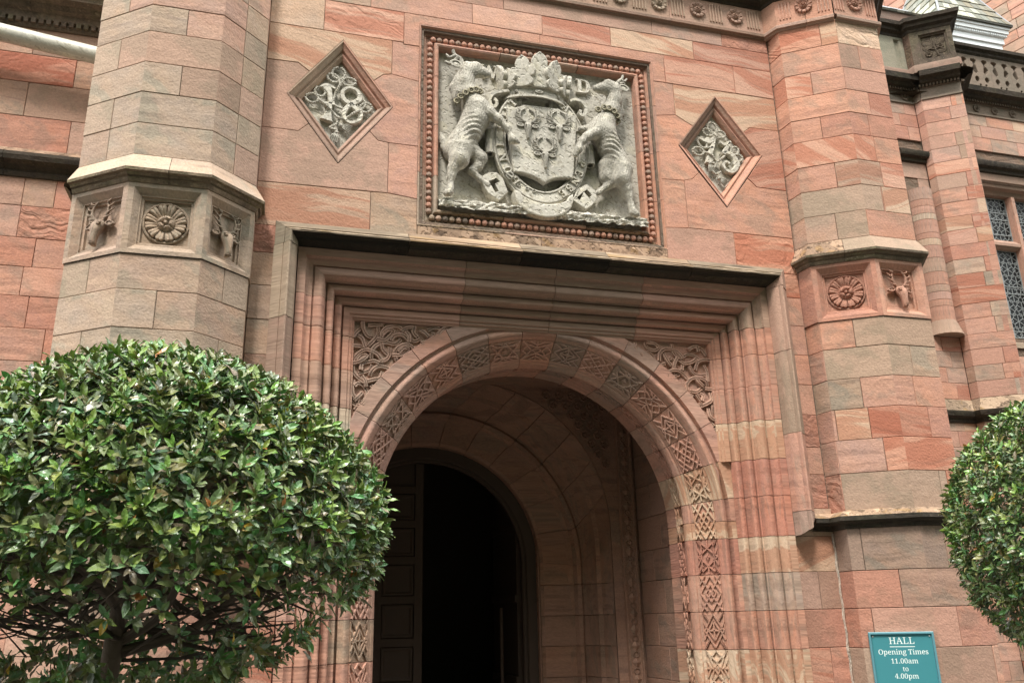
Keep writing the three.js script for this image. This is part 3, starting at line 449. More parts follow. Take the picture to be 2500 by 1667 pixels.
// ---------------------------------------------------------------- armorial panel
{
  const a = part('armorial_panel', porch, 'pale stone coat of arms with two stags, shield, garter and crown in a beaded red frame');
  const pcx = 2.36, pcy = 6.10;
  const prof = [[1.246, 1.091, .003], [1.236, 1.081, .004], [1.228, 1.073, -.006], [1.215, 1.06, -.035], [1.195, 1.04, -.055], [1.172, 1.017, -.058], [1.17, 1.015, -.075], [1.092, .937, -.075], [1.09, .935, -.05], [1.082, .927, -.034], [1.068, .913, -.03], [1.052, .897, -.038], [1.043, .888, -.055], [1.04, .885, -.16]];
  const side = (k, cols) => { for (let s = 0; s < cols.length; s++) { const t0 = s / cols.length, t1 = (s + 1) / cols.length, G = new GB(), P = (r, t) => { const q = rc(pcx, pcy, r[0], r[1]), A = q[k], B = q[(k + 1) % 4]; // cut square, mitred only at the corners
      const full = rc(pcx, pcy, 1.246, 1.091), fa = full[k], fb = full[(k + 1) % 4], v = t === 0 ? A : t === 1 ? B : k % 2 ? [A[0], mix(fa[1], fb[1], t)] : [mix(fa[0], fb[0], t), A[1]]; return [...v, r[2]]; };
    const e = .0025; for (let i = 0; i < prof.length - 1; i++) G.quad(P(prof[i], t0 ? t0 + e / 2 : 0), P(prof[i], t1 < 1 ? t1 - e / 2 : 1), P(prof[i + 1], t1 < 1 ? t1 - e / 2 : 1), P(prof[i + 1], t0 ? t0 + e / 2 : 0));
    const m = spec(cols[s]); mesh('frame_moulding', fin(G.geo(), m.color, { crease: .5 }), m.mat, a); } };
  side(0, ['beige.h', 'rose.g', 'tan.h']); side(1, ['orange.p', 'orange.p', 'sal.p', 'sal.p']); side(2, ['sal.p', 'rose.p', 'sal.p']); side(3, ['sal.p', 'sal.p', 'sal.p', 'beige.g']);
  const bead = new THREE.IcosahedronGeometry(.0295, 1); const bm = (x, y, c) => { const b = mesh('bead', c, M.plain, a); b.position.set(x, y, -.058); };
  const bs = ['sal', 'rose', 'sal', 'orange', 'grey', 'tan', 'dgrey'].map(c => fin(bead.clone(), C[c], { crease: 1.5 }));
  for (let i = 0; i < 36; i++) { const x = pcx - 1.10 + i * 2.2 / 35; bm(x, pcy + .976, bs[(i * 7 % 3)]); bm(x, pcy - .976, bs[i < 6 ? 4 + i % 3 : i % 7 === 3 ? 5 : i % 4]); }
  for (let i = 1; i < 31; i++) { const y = pcy - .976 + i * 1.952 / 31; bm(pcx - 1.131, y, bs[i % 3]); bm(pcx + 1.131, y, bs[(i + 1) % 4]); }
  const L = C.lime, LM = M.lime, dk = C.lime.map(v => v * .86);
  mesh('slab', fin(box(1.3, 3.42, 5.2, 7.0, -.2, -.125), dk), LM, a);
  // signed-distance carving meshed on a grid
  function carve(bones, lo, hi, n, k, extra) {
    const mc = new MarchingCubes(n, LM, false, false, 90000), c = [0, 1, 2].map(i => (lo[i] + hi[i]) / 2), h = [0, 1, 2].map(i => (hi[i] - lo[i]) / 2), hs = n / 2; mc.isolation = 0; mc.field.fill(-1);
    const B = bones.map(([p, ra, q, rb]) => ({ p, q, ra, rb, d: sub(q, p), l: Math.max(1e-9, sub(q, p).reduce((s, v) => s + v * v, 0)), lo: [0, 1, 2].map(i => Math.min(p[i] - ra, q[i] - rb) - .09), hi: [0, 1, 2].map(i => Math.max(p[i] + ra, q[i] + rb) + .09) }));
    for (let zi = 0; zi < n; zi++) for (let yi = 0; yi < n; yi++) for (let xi = 0; xi < n; xi++) {
      const x = c[0] + (xi - hs) / hs * h[0], y = c[1] + (yi - hs) / hs * h[1], z = c[2] + (zi - hs) / hs * h[2]; let D = .3;
      for (const b of B) {
        if (x < b.lo[0] || x > b.hi[0] || y < b.lo[1] || y > b.hi[1] || z < b.lo[2] || z > b.hi[2]) continue;
        const ax = x - b.p[0], ay = y - b.p[1], az = z - b.p[2], t = Math.max(0, Math.min(1, (ax * b.d[0] + ay * b.d[1] + az * b.d[2]) / b.l));
        const d = Math.hypot(ax - b.d[0] * t, ay - b.d[1] * t, az - b.d[2] * t) - mix(b.ra, b.rb, t), e = Math.max(k - Math.abs(D - d), 0) / k; D = Math.min(D, d) - e * e * k * .25;
      }
      if (D < .05) D += extra(x, y, z);
      mc.field[zi * n * n + yi * n + xi] = -D;
    }
    mc.update(); const g = new THREE.BufferGeometry(), P = mc.positionArray.slice(0, mc.count * 3); for (let i = 0; i < P.length; i += 3) for (let q = 0; q < 3; q++) P[i + q] = c[q] + P[i + q] * h[q];
    g.setAttribute('position', new THREE.BufferAttribute(new Float32Array(P), 3)); const m = mergeVertices(g, 1e-5); m.computeVertexNormals(); return m;
  }
  const chain = (pts, o) => { pts = pts.map(p => [p[0], p[1], p[2], p[3] * (p[3] > .05 ? 1.07 : 1.14)]); for (let i = 0; i < pts.length - 1; i++) o.push([pts[i].slice(0, 3), pts[i][3], pts[i + 1].slice(0, 3), pts[i + 1][3]]); };
  function ears(list) { return join(list.map(([x, y, z, rx, ry, rot]) => { const g = new THREE.TorusGeometry(1, .3, 7, 16); g.scale(rx, ry, .022); g.rotateZ(rot); g.translate(x, y, z); const s = new THREE.SphereGeometry(1, 10, 8); s.scale(rx, ry, .014); s.rotateZ(rot); s.translate(x, y, z - .014); return join([g, s]); })); }
  const collar = (pts, dz) => join(pts.flatMap(([x, y, z]) => { const t = new THREE.TorusGeometry(.026, .011, 6, 12); t.translate(x, y, z + dz + .008); const s = new THREE.IcosahedronGeometry(.013, 1); s.translate(x, y, z + dz); const l = new THREE.IcosahedronGeometry(.022, 0); l.translate(x + .024, y + .006, z + dz - .012); return [t, s, l]; }));
  const flank = (cx2, cy2, w, h, tilt) => (x, y, z) => { const u = (x - cx2) * Math.cos(tilt) + (y - cy2) * Math.sin(tilt), v = -(x - cx2) * Math.sin(tilt) + (y - cy2) * Math.cos(tilt), f = Math.max(0, 1 - (u * u) / (w * w) - (v * v) / (h * h)); return f * .0075 * Math.sin((v + .35 * u * u / w) * 130) + .0026 * Math.sin(x * 190 + y * 60) * Math.sin(y * 150 - x * 70); };
  { // left stag, looking right
    const o = [];
    chain([[1.485, 5.85, -.05, .115], [1.54, 5.94, -.03, .115], [1.61, 6.06, -.02, .115], [1.67, 6.20, -.01, .125], [1.69, 6.29, 0, .12]], o);
    chain([[1.655, 6.34, 0, .115], [1.60, 6.46, .01, .085], [1.572, 6.58, .02, .075], [1.585, 6.69, .03, .072]], o);
    chain([[1.585, 6.73, .035, .066], [1.66, 6.735, .045, .052], [1.735, 6.71, .05, .035], [1.79, 6.695, .05, .027]], o); chain([[1.62, 6.69, .035, .05], [1.76, 6.675, .045, .02]], o);
    o.push([[1.66, 6.765, .075, .018], .018, [1.69, 6.76, .075, .014], .014]);
    chain([[1.52, 5.84, .0, .11], [1.50, 5.72, .02, .085], [1.445, 5.62, .02, .042], [1.43, 5.54, .02, .03], [1.418, 5.42, .02, .024], [1.41, 5.37, .03, .028], [1.385, 5.345, .04, .032]], o);
    chain([[1.62, 5.88, -.05, .09], [1.72, 5.80, -.05, .065], [1.70, 5.71, -.05, .04], [1.64, 5.655, -.05, .03], [1.72, 5.58, -.05, .022], [1.79, 5.52, -.04, .026]], o);
    chain([[1.72, 6.29, .04, .085], [1.79, 6.25, .06, .055], [1.88, 6.185, .07, .036], [1.97, 6.10, .07, .028], [2.012, 6.0, .07, .022], [2.02, 5.975, .07, .03], [2.075, 5.965, .06, .02]], o);
    chain([[1.72, 6.36, -.03, .06], [1.79, 6.40, -.03, .035]], o);
    chain([[1.45, 5.87, -.08, .035], [1.39, 5.90, -.09, .034], [1.365, 5.97, -.09, .026], [1.345, 6.03, -.08, .016]], o);
    chain([[1.52, 6.66, -.02, .045], [1.475, 6.54, -.03, .045], [1.50, 6.42, -.02, .05]], o); chain([[1.50, 6.6, .02, .03], [1.50, 6.46, .03, .025]], o);
    mesh('stag', fin(carve(o, [1.29, 5.28, -.2], [2.13, 6.83, .17], 112, .035, flank(1.62, 6.02, .13, .2, .35)), L), LM, a, 'left stag of the coat of arms, looking right');
    mesh('stag_ear', fin(ears([[1.475, 6.775, .03, .052, .034, -.15], [1.56, 6.80, -.03, .04, .024, .5]]), L), LM, a);
    mesh('stag_antler', fin(join([tube([[1.55, 6.78, .01], [1.52, 6.86, .0], [1.47, 6.90, -.01], [1.45, 6.955, -.01]], .024, 7, .7), tube([[1.48, 6.89, .0], [1.42, 6.87, -.02], [1.385, 6.91, -.03]], .022, 7, .5), tube([[1.50, 6.87, 0], [1.43, 6.80, -.02], [1.38, 6.83, -.04]], .024, 7, .6), tube([[1.58, 6.79, -.03], [1.55, 6.87, -.05], [1.53, 6.93, -.06]], .02, 7, .5)]), L.map(v => v * .9)), LM, a);
    mesh('stag_collar', fin(collar([[1.475, 6.335, .045], [1.505, 6.37, .08], [1.55, 6.405, .1], [1.605, 6.435, .108], [1.655, 6.455, .1], [1.70, 6.465, .07]], .0), [.50, .45, .32]), LM, a);
  }
  { // right stag, looking left
    const o = [];
    chain([[3.17, 5.84, -.04, .11], [3.13, 5.95, -.03, .105], [3.06, 6.08, -.02, .11], [3.0, 6.22, -.005, .12], [2.99, 6.30, 0, .115]], o);
    chain([[3.02, 6.36, 0, .11], [3.09, 6.50, .01, .08], [3.13, 6.62, .02, .07], [3.14, 6.71, .03, .07]], o);
    chain([[3.135, 6.755, .035, .064], [3.07, 6.765, .045, .052], [2.99, 6.735, .05, .036], [2.92, 6.715, .05, .027]], o); chain([[3.10, 6.72, .035, .05], [2.95, 6.695, .045, .02]], o);
    o.push([[3.06, 6.795, .075], .018, [3.03, 6.79, .075], .014]);
    chain([[3.17, 5.83, 0, .105], [3.155, 5.72, .02, .085], [3.20, 5.62, .02, .045], [3.225, 5.54, .02, .03], [3.24, 5.43, .02, .024], [3.25, 5.36, .03, .03], [3.275, 5.34, .04, .032]], o);
    chain([[3.03, 5.88, -.05, .085], [3.02, 5.76, -.05, .06], [3.07, 5.70, -.05, .038], [3.02, 5.66, -.05, .028], [2.95, 5.60, -.05, .022], [2.92, 5.57, -.04, .026]], o);
    chain([[2.95, 6.27, .04, .085], [2.87, 6.18, .06, .052], [2.79, 6.12, .07, .036], [2.735, 6.06, .07, .03], [2.70, 5.99, .07, .022], [2.695, 5.965, .07, .029], [2.665, 5.905, .06, .022]], o);
    chain([[2.94, 6.31, .0, .06], [2.84, 6.25, .0, .038], [2.76, 6.245, .0, .028]], o);
    chain([[3.23, 5.88, -.08, .035], [3.27, 5.93, -.09, .032], [3.285, 6.02, -.09, .018]], o);
    chain([[3.18, 6.64, -.02, .045], [3.20, 6.52, -.03, .04], [3.15, 6.42, -.02, .05]], o);
    mesh('stag', fin(carve(o, [2.60, 5.28, -.2], [3.37, 6.85, .17], 112, .035, flank(3.07, 6.05, .12, .19, -.35)), L), LM, a, 'right stag of the coat of arms, looking left');
    mesh('stag_ear', fin(ears([[3.245, 6.785, .03, .05, .032, -.2]]), L), LM, a);
    mesh('stag_antler', fin(join([tube([[3.17, 6.80, .01], [3.20, 6.87, 0], [3.25, 6.92, -.01], [3.27, 6.97, -.02]], .023, 7, .6), tube([[3.23, 6.89, 0], [3.28, 6.90, -.02], [3.315, 6.945, -.03]], .02, 7, .5), tube([[3.20, 6.83, .02], [3.26, 6.86, .0], [3.30, 6.85, -.02]], .018, 7, .5)]), L), LM, a);
    mesh('stag_collar', fin(collar([[2.93, 6.455, .06], [2.98, 6.46, .1], [3.03, 6.455, .11], [3.085, 6.435, .1], [3.125, 6.40, .075], [3.145, 6.37, .04]], .0), [.50, .45, .32]), LM, a);
  }
  // garter with raised letters
  const gx = 2.343, gy = 6.02, ell = (rx, ry, n = 56) => [...Array(n)].map((_, i) => new THREE.Vector2(gx + rx * Math.cos(i / n * 6.28318), gy + ry * Math.sin(i / n * 6.28318)));
  { const s = new THREE.Shape(ell(.482, .64)); s.holes.push(new THREE.Path(ell(.372, .515).reverse())); const g = new THREE.ExtrudeGeometry(s, { depth: .05, bevelEnabled: true, bevelSize: .008, bevelThickness: .008, bevelSegments: 2 }); g.translate(0, 0, -.085); mesh('garter', fin(g, L), LM, a);
    const e = []; for (const [rx, ry] of [[.47, .628], [.384, .527]]) { const c = new THREE.CatmullRomCurve3(ell(rx, ry, 40).map(v => new THREE.Vector3(v.x, v.y, -.026)), true); e.push(new THREE.TubeGeometry(c, 90, .008, 5, true)); } mesh('garter_edging', fin(join(e), L), LM, a);
    const put = (txt, a0, a1) => { const n = txt.length; for (let i = 0; i < n; i++) { if (txt[i] === ' ') continue; const t = mix(a0, a1, n > 1 ? i / (n - 1) : 0) * Math.PI / 180, x = gx + .427 * Math.cos(t), y = gy + .578 * Math.sin(t), g = letter(txt[i], .078, .016, 'serif_bold'); g.rotateZ(Math.atan2(Math.sin(t) / .578, Math.cos(t) / .427) - Math.PI / 2); g.translate(x, y, -.028); mesh('letter', fin(g, L.map(v => v * .97)), LM, a); } };
    put('HONI', 228, 186); put('SOIT', 166, 132); put('QUI', 112, 95); put('MAL', 62, 40); put('Y', 22, 22); put('PENSE', 344, 298); }
  // shield with three stag heads, and the scrolled crest above it
  { const s = new THREE.Shape(); s.moveTo(1.995, 6.36); s.quadraticCurveTo(2.1, 6.37, 2.17, 6.42); s.lineTo(2.52, 6.43); s.quadraticCurveTo(2.6, 6.38, 2.70, 6.375); s.quadraticCurveTo(2.685, 6.0, 2.635, 5.68); s.quadraticCurveTo(2.46, 5.69, 2.355, 5.60); s.quadraticCurveTo(2.22, 5.69, 2.055, 5.68); s.quadraticCurveTo(2.02, 6.0, 1.995, 6.36);
    const g = new THREE.ExtrudeGeometry(s, { depth: .05, bevelEnabled: true, bevelSize: .012, bevelThickness: .012, bevelSegments: 2, curveSegments: 10 }); g.translate(0, 0, -.05); mesh('shield', fin(g, L.map(v => v * .9)), LM, a);
    const mask = () => { const o = [], e = (x, y, z, a2, b2, c2, rz = 0) => { const q = new THREE.SphereGeometry(1, 12, 9); q.scale(a2, b2, c2); if (rz) q.rotateZ(rz); q.translate(x, y, z); o.push(q); };
      const fc = []; for (const [y, w, d2] of [[.05, .02, .02], [.03, .045, .045], [-.01, .05, .055], [-.05, .038, .05], [-.10, .025, .045], [-.15, .022, .042], [-.175, .016, .03]]) fc.push([...Array(12)].map((_, i) => { const t = -i / 12 * 6.28318; return [Math.cos(t) * w, y, .01 + Math.sin(t) * d2]; })); o.push(toCreasedNormals(loft(fc, { close: true }), 1.2)); e(0, -.172, .035, .018, .014, .018);
      for (const k of [-1, 1]) { e(k * .033, -.005, .052, .014, .011, .01); const t = new THREE.TorusGeometry(.03, .010, 6, 12); t.scale(1.3, .75, 1); t.rotateZ(k * .1); t.translate(k * .10, .01, .012); o.push(t); e(k * .095, .01, .006, .034, .018, .012);
        o.push(tube([[k * .025, .045, .015], [k * .085, .085, .022], [k * .105, .145, .022], [k * .08, .21, .018], [k * .025, .245, .01]], .0155, 7, .65));
        for (const q of [[[.05, .062], [.12, .055], [.15, .09]], [[.09, .10], [.155, .115], [.17, .16]], [[.105, .15], [.15, .175], [.15, .215]], [[.085, .2], [.115, .225], [.10, .26]]]) o.push(tube(q.map(([x, y]) => [k * x, y, .02]), .012, 6, .5)); }
      return join(o); };
    for (const [x, y] of [[2.195, 6.18], [2.52, 6.20], [2.362, 5.88]]) { const h = mask(); h.scale(.78, .80, .85); h.translate(x, y, .012); mesh('stag_head', fin(h, L.map(v => v * .96)), LM, a); }
    const c = new THREE.CylinderGeometry(.03, .03, .26, 12); c.rotateZ(Math.PI / 2 - .03); c.translate(2.3, 6.555, -.03); const l = [c]; for (const x of [2.17, 2.43]) { const k = tube([[x, 6.56, -.03], [x + (x < 2.3 ? -.035 : .035), 6.5, -.03], [x + (x < 2.3 ? -.01 : .01), 6.42, -.04]], .026, 7); l.push(k); } l.push(box(2.19, 2.41, 6.40, 6.53, -.085, -.055)); const t = new THREE.TorusGeometry(.022, .009, 6, 12); t.translate(2.31, 6.455, -.045); l.push(t); mesh('mantling', fin(join(l), L), LM, a); }
  { // crown: bowed band, jewels and leafy points
    const band = [], W0 = 2.305, arc = (t, r, y) => [W0 + Math.sin(t) * .315 * r, y, -.1 + Math.cos(t) * .165 * r];
    const strip = (y0, y1, r0, r1) => { const G = new GB(), n = 26; for (let i = 0; i < n; i++) { const p = mix(-1.5, 1.5, i / n), q = mix(-1.5, 1.5, (i + 1) / n); const A = arc(p, r0, y0), B = arc(q, r0, y0), D = arc(q, r1, y1), E = arc(p, r1, y1), Ai = arc(p, r0 - .12, y0), Bi = arc(q, r0 - .12, y0), Di = arc(q, r1 - .12, y1), Ei = arc(p, r1 - .12, y1); G.quad(A, B, D, E); G.quad(Ai, Bi, B, A); G.quad(E, D, Di, Ei); } return G.geo(); };
    band.push(toCreasedNormals(strip(6.515, 6.60, 1, 1.04), .5), toCreasedNormals(strip(6.50, 6.522, 1.06, 1.06), .5), toCreasedNormals(strip(6.592, 6.618, 1.1, 1.1), .5));
    mesh('crown', fin(join(band), L), LM, a);
    for (const [t, w] of [[-.75, .014], [0, .03], [.75, .014]]) { const p = arc(t, 1.06, 6.56), g = new THREE.TorusGeometry(.016, .006, 6, 14), s = new THREE.SphereGeometry(.013, 8, 6); for (const q of [g, s]) { q.scale(w / .014, 1, 1); q.rotateY(t); q.translate(...p); } mesh('jewel', fin(join([g, s]), L), LM, a); }
    const half = [[.03, 0], [.08, .012], [.098, .05], [.075, .09], [.108, .105], [.128, .15], [.104, .192], [.064, .188], [.066, .235], [.042, .278]];
    const leafShape = (() => { const q = new THREE.Shape(), P = [...half, [0, .30], ...half.slice().reverse().map(([x, y]) => [-x, y])].map(v => new THREE.Vector2(...v)); q.moveTo(P[0].x, P[0].y); q.splineThru(P.slice(1)); q.lineTo(P[0].x, P[0].y); const hole = (x, y, a2, b2) => { const h = new THREE.Path(); h.absellipse(x, y, a2, b2, 0, 6.28318, true); q.holes.push(h); }; hole(0, .19, .02, .048); hole(-.052, .055, .02, .022); hole(.052, .055, .02, .022); hole(-.085, .148, .014, .016); hole(.085, .148, .014, .016); const g = new THREE.ExtrudeGeometry(q, { depth: .016, bevelEnabled: true, bevelSize: .009, bevelThickness: .012, bevelSegments: 2, curveSegments: 6 }); g.translate(0, 0, -.01); return g; })();
    for (const [t, s] of [[-1.38, .86], [-.92, .62], [-.47, .98], [0, 1.12], [.47, .98], [.92, .66], [1.38, .86]]) { const p = arc(t, 1.09, 6.605), g = leafShape.clone(), o = [g.index ? g.toNonIndexed() : g]; const ball = new THREE.SphereGeometry(.019, 8, 6); ball.translate(0, .30, .004); o.push(ball); const r = join(o); r.scale(s, s * 1.06, 1.2); r.rotateX(.16); r.rotateY(t); r.translate(...p); mesh('crown_leaf', fin(r, L), LM, a); }
  }
  // strap ribbons: strokes of a path with thickness and depth
  const ribbon = (pts, th, z0, z1) => { const c = new THREE.CatmullRomCurve3(pts.map(p => new THREE.Vector3(p[0], p[1], 0))), n = pts.length * 6, rings = []; for (let i = 0; i <= n; i++) { const p = c.getPointAt(i / n), t = c.getTangentAt(i / n), x = -t.y * th / 2, y = t.x * th / 2; rings.push([[p.x + x, p.y + y, z0], [p.x - x, p.y - y, z0], [p.x - x, p.y - y, z1], [p.x + x, p.y + y, z1]]); } return loft(rings, { close: true }); };
  mesh('ribbon', fin(ribbon([[2.02, 6.58], [1.95, 6.56], [1.87, 6.53], [1.825, 6.47], [1.825, 6.40], [1.86, 6.37], [1.89, 6.41], [1.88, 6.45], [1.86, 6.46]], .03, -.14, .0), L), LM, a);
  mesh('ribbon', fin(ribbon([[2.66, 6.56], [2.72, 6.585], [2.78, 6.57], [2.825, 6.52], [2.82, 6.45], [2.785, 6.41], [2.76, 6.44], [2.77, 6.47]], .03, -.14, .0), L), LM, a);
  for (const [x, y0, y1] of [[1.825, 5.87, 6.12], [2.86, 5.88, 6.1]]) { const G = []; const c = new THREE.CylinderGeometry(.045, .05, y1 - y0, 14, 1, true); c.translate(x, (y0 + y1) / 2, -.06); const c2 = new THREE.TorusGeometry(.036, .012, 6, 14); c2.rotateX(Math.PI / 2 - .3); c2.translate(x, y0, -.06); mesh('ribbon_roll', fin(join([c, c2]), L), LM, a); }
  const strap = (o, h) => { const s = new THREE.Shape(o.map(q => new THREE.Vector2(...q))); s.holes.push(new THREE.Path(h.map(q => new THREE.Vector2(...q)))); const g = new THREE.ExtrudeGeometry(s, { depth: .1, bevelEnabled: true, bevelSize: .005, bevelThickness: .005, bevelSegments: 1 }); g.translate(0, 0, -.13); return g; };
  mesh('ribbon_end', fin(strap([[1.745, 5.60], [1.80, 5.64], [1.88, 5.655], [1.94, 5.60], [1.985, 5.46], [1.9, 5.37], [1.80, 5.43], [1.755, 5.51]], [[1.80, 5.555], [1.88, 5.60], [1.915, 5.565], [1.865, 5.535], [1.90, 5.46], [1.865, 5.445]]), L), LM, a);
  mesh('ribbon_end', fin(strap([[2.80, 5.64], [2.885, 5.58], [2.895, 5.50], [2.84, 5.42], [2.775, 5.375], [2.65, 5.455], [2.70, 5.57]], [[2.73, 5.60], [2.80, 5.59], [2.85, 5.53], [2.815, 5.50], [2.765, 5.555], [2.72, 5.46], [2.69, 5.475]]), L), LM, a);
  mesh('buckle', fin(join([tube([[1.97, 5.62, -.01], [2.0, 5.66, .0], [2.04, 5.63, .0], [2.01, 5.59, -.01], [1.97, 5.62, -.01]], .011, 6), tube([[1.95, 5.67, -.01], [2.03, 5.60, .005]], .012, 6)]), L), LM, a);
  for (const [x, y] of [[2.10, 5.545], [2.18, 5.52], [2.25, 5.50]]) { const t = new THREE.TorusGeometry(.015, .006, 6, 12); t.translate(x, y, -.02); mesh('eyelet', fin(t, L), LM, a); }
  { const s = new THREE.Shape(); s.moveTo(2.05, 5.45); s.quadraticCurveTo(2.06, 5.24, 2.34, 5.22); s.quadraticCurveTo(2.61, 5.24, 2.625, 5.47); s.quadraticCurveTo(2.59, 5.45, 2.575, 5.40); s.quadraticCurveTo(2.34, 5.27, 2.10, 5.41); s.quadraticCurveTo(2.09, 5.45, 2.05, 5.45); const g = new THREE.ExtrudeGeometry(s, { depth: .13, bevelEnabled: true, bevelSize: .014, bevelThickness: .014, bevelSegments: 2, curveSegments: 12 }); g.translate(0, 0, -.11); mesh('scallop_base', fin(g, L), LM, a); }
  { // rocky ground the stags stand on
    const nx = 150, nz = 14, G = new GB(), H = (i, j) => { const x = mix(1.31, 3.41, i / nx), t = j / nz; const n = fbm(i / nx, t, 40, 4, 3), q = fbm(i / nx, t, 12, 3, 2); return t < .55 ? [x, mix(5.22, 5.315, t / .55) + (n - .5) * .018, .02 + (n - .5) * .05 + (q - .5) * .03] : [x, 5.315 + (n - .5) * .03 + .03 * (t - .55), mix(.02, -.15, (t - .55) / .45) + (q - .5) * .02]; };
    for (let i = 0; i < nx; i++) for (let j = 0; j < nz; j++) G.quad(H(i, j), H(i + 1, j), H(i + 1, j + 1), H(i, j + 1)); mesh('rocky_ground', fin(G.geo(), L.map(v => v * 1.2), { crease: .9 }), M.limepit, a); }
  for (const [s, x, y, z] of [['W', 1.83, 6.83, .15], ['D', 2.845, 6.82, .16]]) { const g = letter(s, z, .03); g.translate(x, y, -.125); mesh('letter', fin(g, L), LM, a); }
}
// ---------------------------------------------------------------- doorway
const door = part('doorway', porch, 'square-headed moulded door frame round a carved round arch');
// frame profile from the inside out: half width, depth (the head follows the same profile, half width + 2.402 high)
const arcp = (x0, z0, x1, z1, bulge, n = 6) => [...Array(n + 1)].map((_, i) => { const t = i / n, k = Math.sin(t * Math.PI) * bulge, dx = x1 - x0, dz = z1 - z0, l = Math.hypot(dx, dz); return [mix(x0, x1, t) - dz / l * k, mix(z0, z1, t) + dx / l * k]; });
const pIn = [[1.74, -.31], [1.745, -.262], [1.762, -.258], [1.768, -.24], [1.79, -.238], [1.796, -.222], [1.845, -.218], [1.85, -.25]];
const pRoll = [[1.858, -.255], ...arcp(1.862, -.225, 1.925, -.185, .034, 7), [1.928, -.21], [1.936, -.21], ...arcp(1.938, -.13, 2.002, -.095, .034, 7), [2.006, -.125], [2.014, -.125], [2.016, -.09], [2.024, -.088], ...arcp(2.026, -.035, 2.118, -.005, .032, 8), [2.124, -.03], [2.134, -.03], ...arcp(2.136, -.006, 2.197, .024, -.014, 5), [2.199, .053], [2.268, .053], [2.27, .0]];
const pLab = [[2.273, -.02], [2.274, .055], ...arcp(2.278, .075, 2.325, .19, .018, 5), [2.328, .212], [2.337, .228], [2.35, .23], [2.39, .165], [2.395, .17], [2.47, .098], [2.474, -.02]];
function jamb(prof, s, y0, y1, top) { const jz = rr(-.003, .003), jw = rr(-.003, .003), r = (y, m) => prof.map(([w, z]) => [CX + s * (w + jw), m ? w + 2.402 : y, z + jz]), g = .0025, a = r(y0 + g), b = r(y1 - g, top); return loft(s < 0 ? [a, b] : [b, a]); }
function head(prof, x0, x1, mitL, mitR) { const g = .0025, r = (x, m, s) => prof.map(([w, z]) => [m ? CX + s * w : x, w + 2.402, z]); return loft([r(x0 + g, mitL, -1), r(x1 - g, mitR, 1)]); }
const D = (nm, g, s, crease = .45) => { const q = spec(s); return mesh(nm, fin(g, q.color, { crease, rot: q.rot, uk: .12 }), q.mat, door); };
{ const yj = [4.25, 3.98, 3.67, 3.33, 2.96, 2.615, 2.25, 1.93, 1.605, 1.277, .96, .64, .32, 0], cl = ['sal.p', 'sal.p', 'rose.p', 'cream.p', 'red.p', 'sal.p', 'sal.p', 'pink.p', 'sal.p', 'sal.p', 'tan.p', 'rose.p', 'sal.p'], cr = ['orange.p', 'sal.p', 'orange.p', 'cream.s:3', 'red.p', 'red.p', 'cream.s', 'tan.p', 'orange.p', 'cream.s:16', 'sal.p', 'orange.p', 'tan.p'];
  for (const [s, c, k] of [[-1, cl, 'rose.g'], [1, cr, 'tan.g']]) {
    D('moulded_stone', jamb([...pIn, ...pRoll], s, 4.25, 0, true), k);
    for (let i = 0; i < 13; i++) D('moulded_stone', jamb(i < 4 ? [...pIn, ...pRoll] : pRoll, s, yj[i + 1], yj[i]), c[i]);
    const ly = [4.64, 3.98, 3.18, 2.46], lc = s < 0 ? ['olive.g', 'grey.g', 'rose.g', 'rose.g'] : ['rose.g', 'rose.g', 'tan.g', 'sal.p'];
    D('label_stone', jamb(pLab, s, 4.64, 0, true), lc[0]); for (let i = 0; i < 3; i++) D('label_stone', jamb(pLab, s, ly[i + 1], ly[i]), lc[i + 1]);
    { const lo = pLab.map(([w, z]) => [CX + s * w, 2.245 + Math.max(0, w - 2.274) * .85, z]), hi = pLab.map(([w, z]) => [CX + s * w, 2.4575, z]); D('label_stop', loft(s < 0 ? [lo, hi] : [hi, lo]), s < 0 ? 'grey.g' : 'rose.g'); }
  }
  const hx = [0, 1.56, 2.42, 3.3, 0], hc = ['pink.g', 'rose.g', 'rose.g', 'sal.p'];
  for (let i = 0; i < 4; i++) D('moulded_stone', head([...pIn, ...pRoll], hx[i], hx[i + 1], i === 0, i === 3), hc[i]);
  const lx = [0, 1.02, 2.05, 2.9, 3.75, 0], dc = ['black.k', 'dark.k', 'black.k', 'dark.k', 'dark.k']; const und = pLab.slice(0, 10), topp = pLab.slice(9);  // undersides blackened: real staining, with the shade beneath put into the colour too
  for (let i = 0; i < 5; i++) { D('label_stone', head(und, lx[i], lx[i + 1], i === 0, i === 4), dc[i]); D('label_stone', head(topp, lx[i], lx[i + 1], i === 0, i === 4), i % 2 ? 'beige.h' : 'grey.h'); }
}
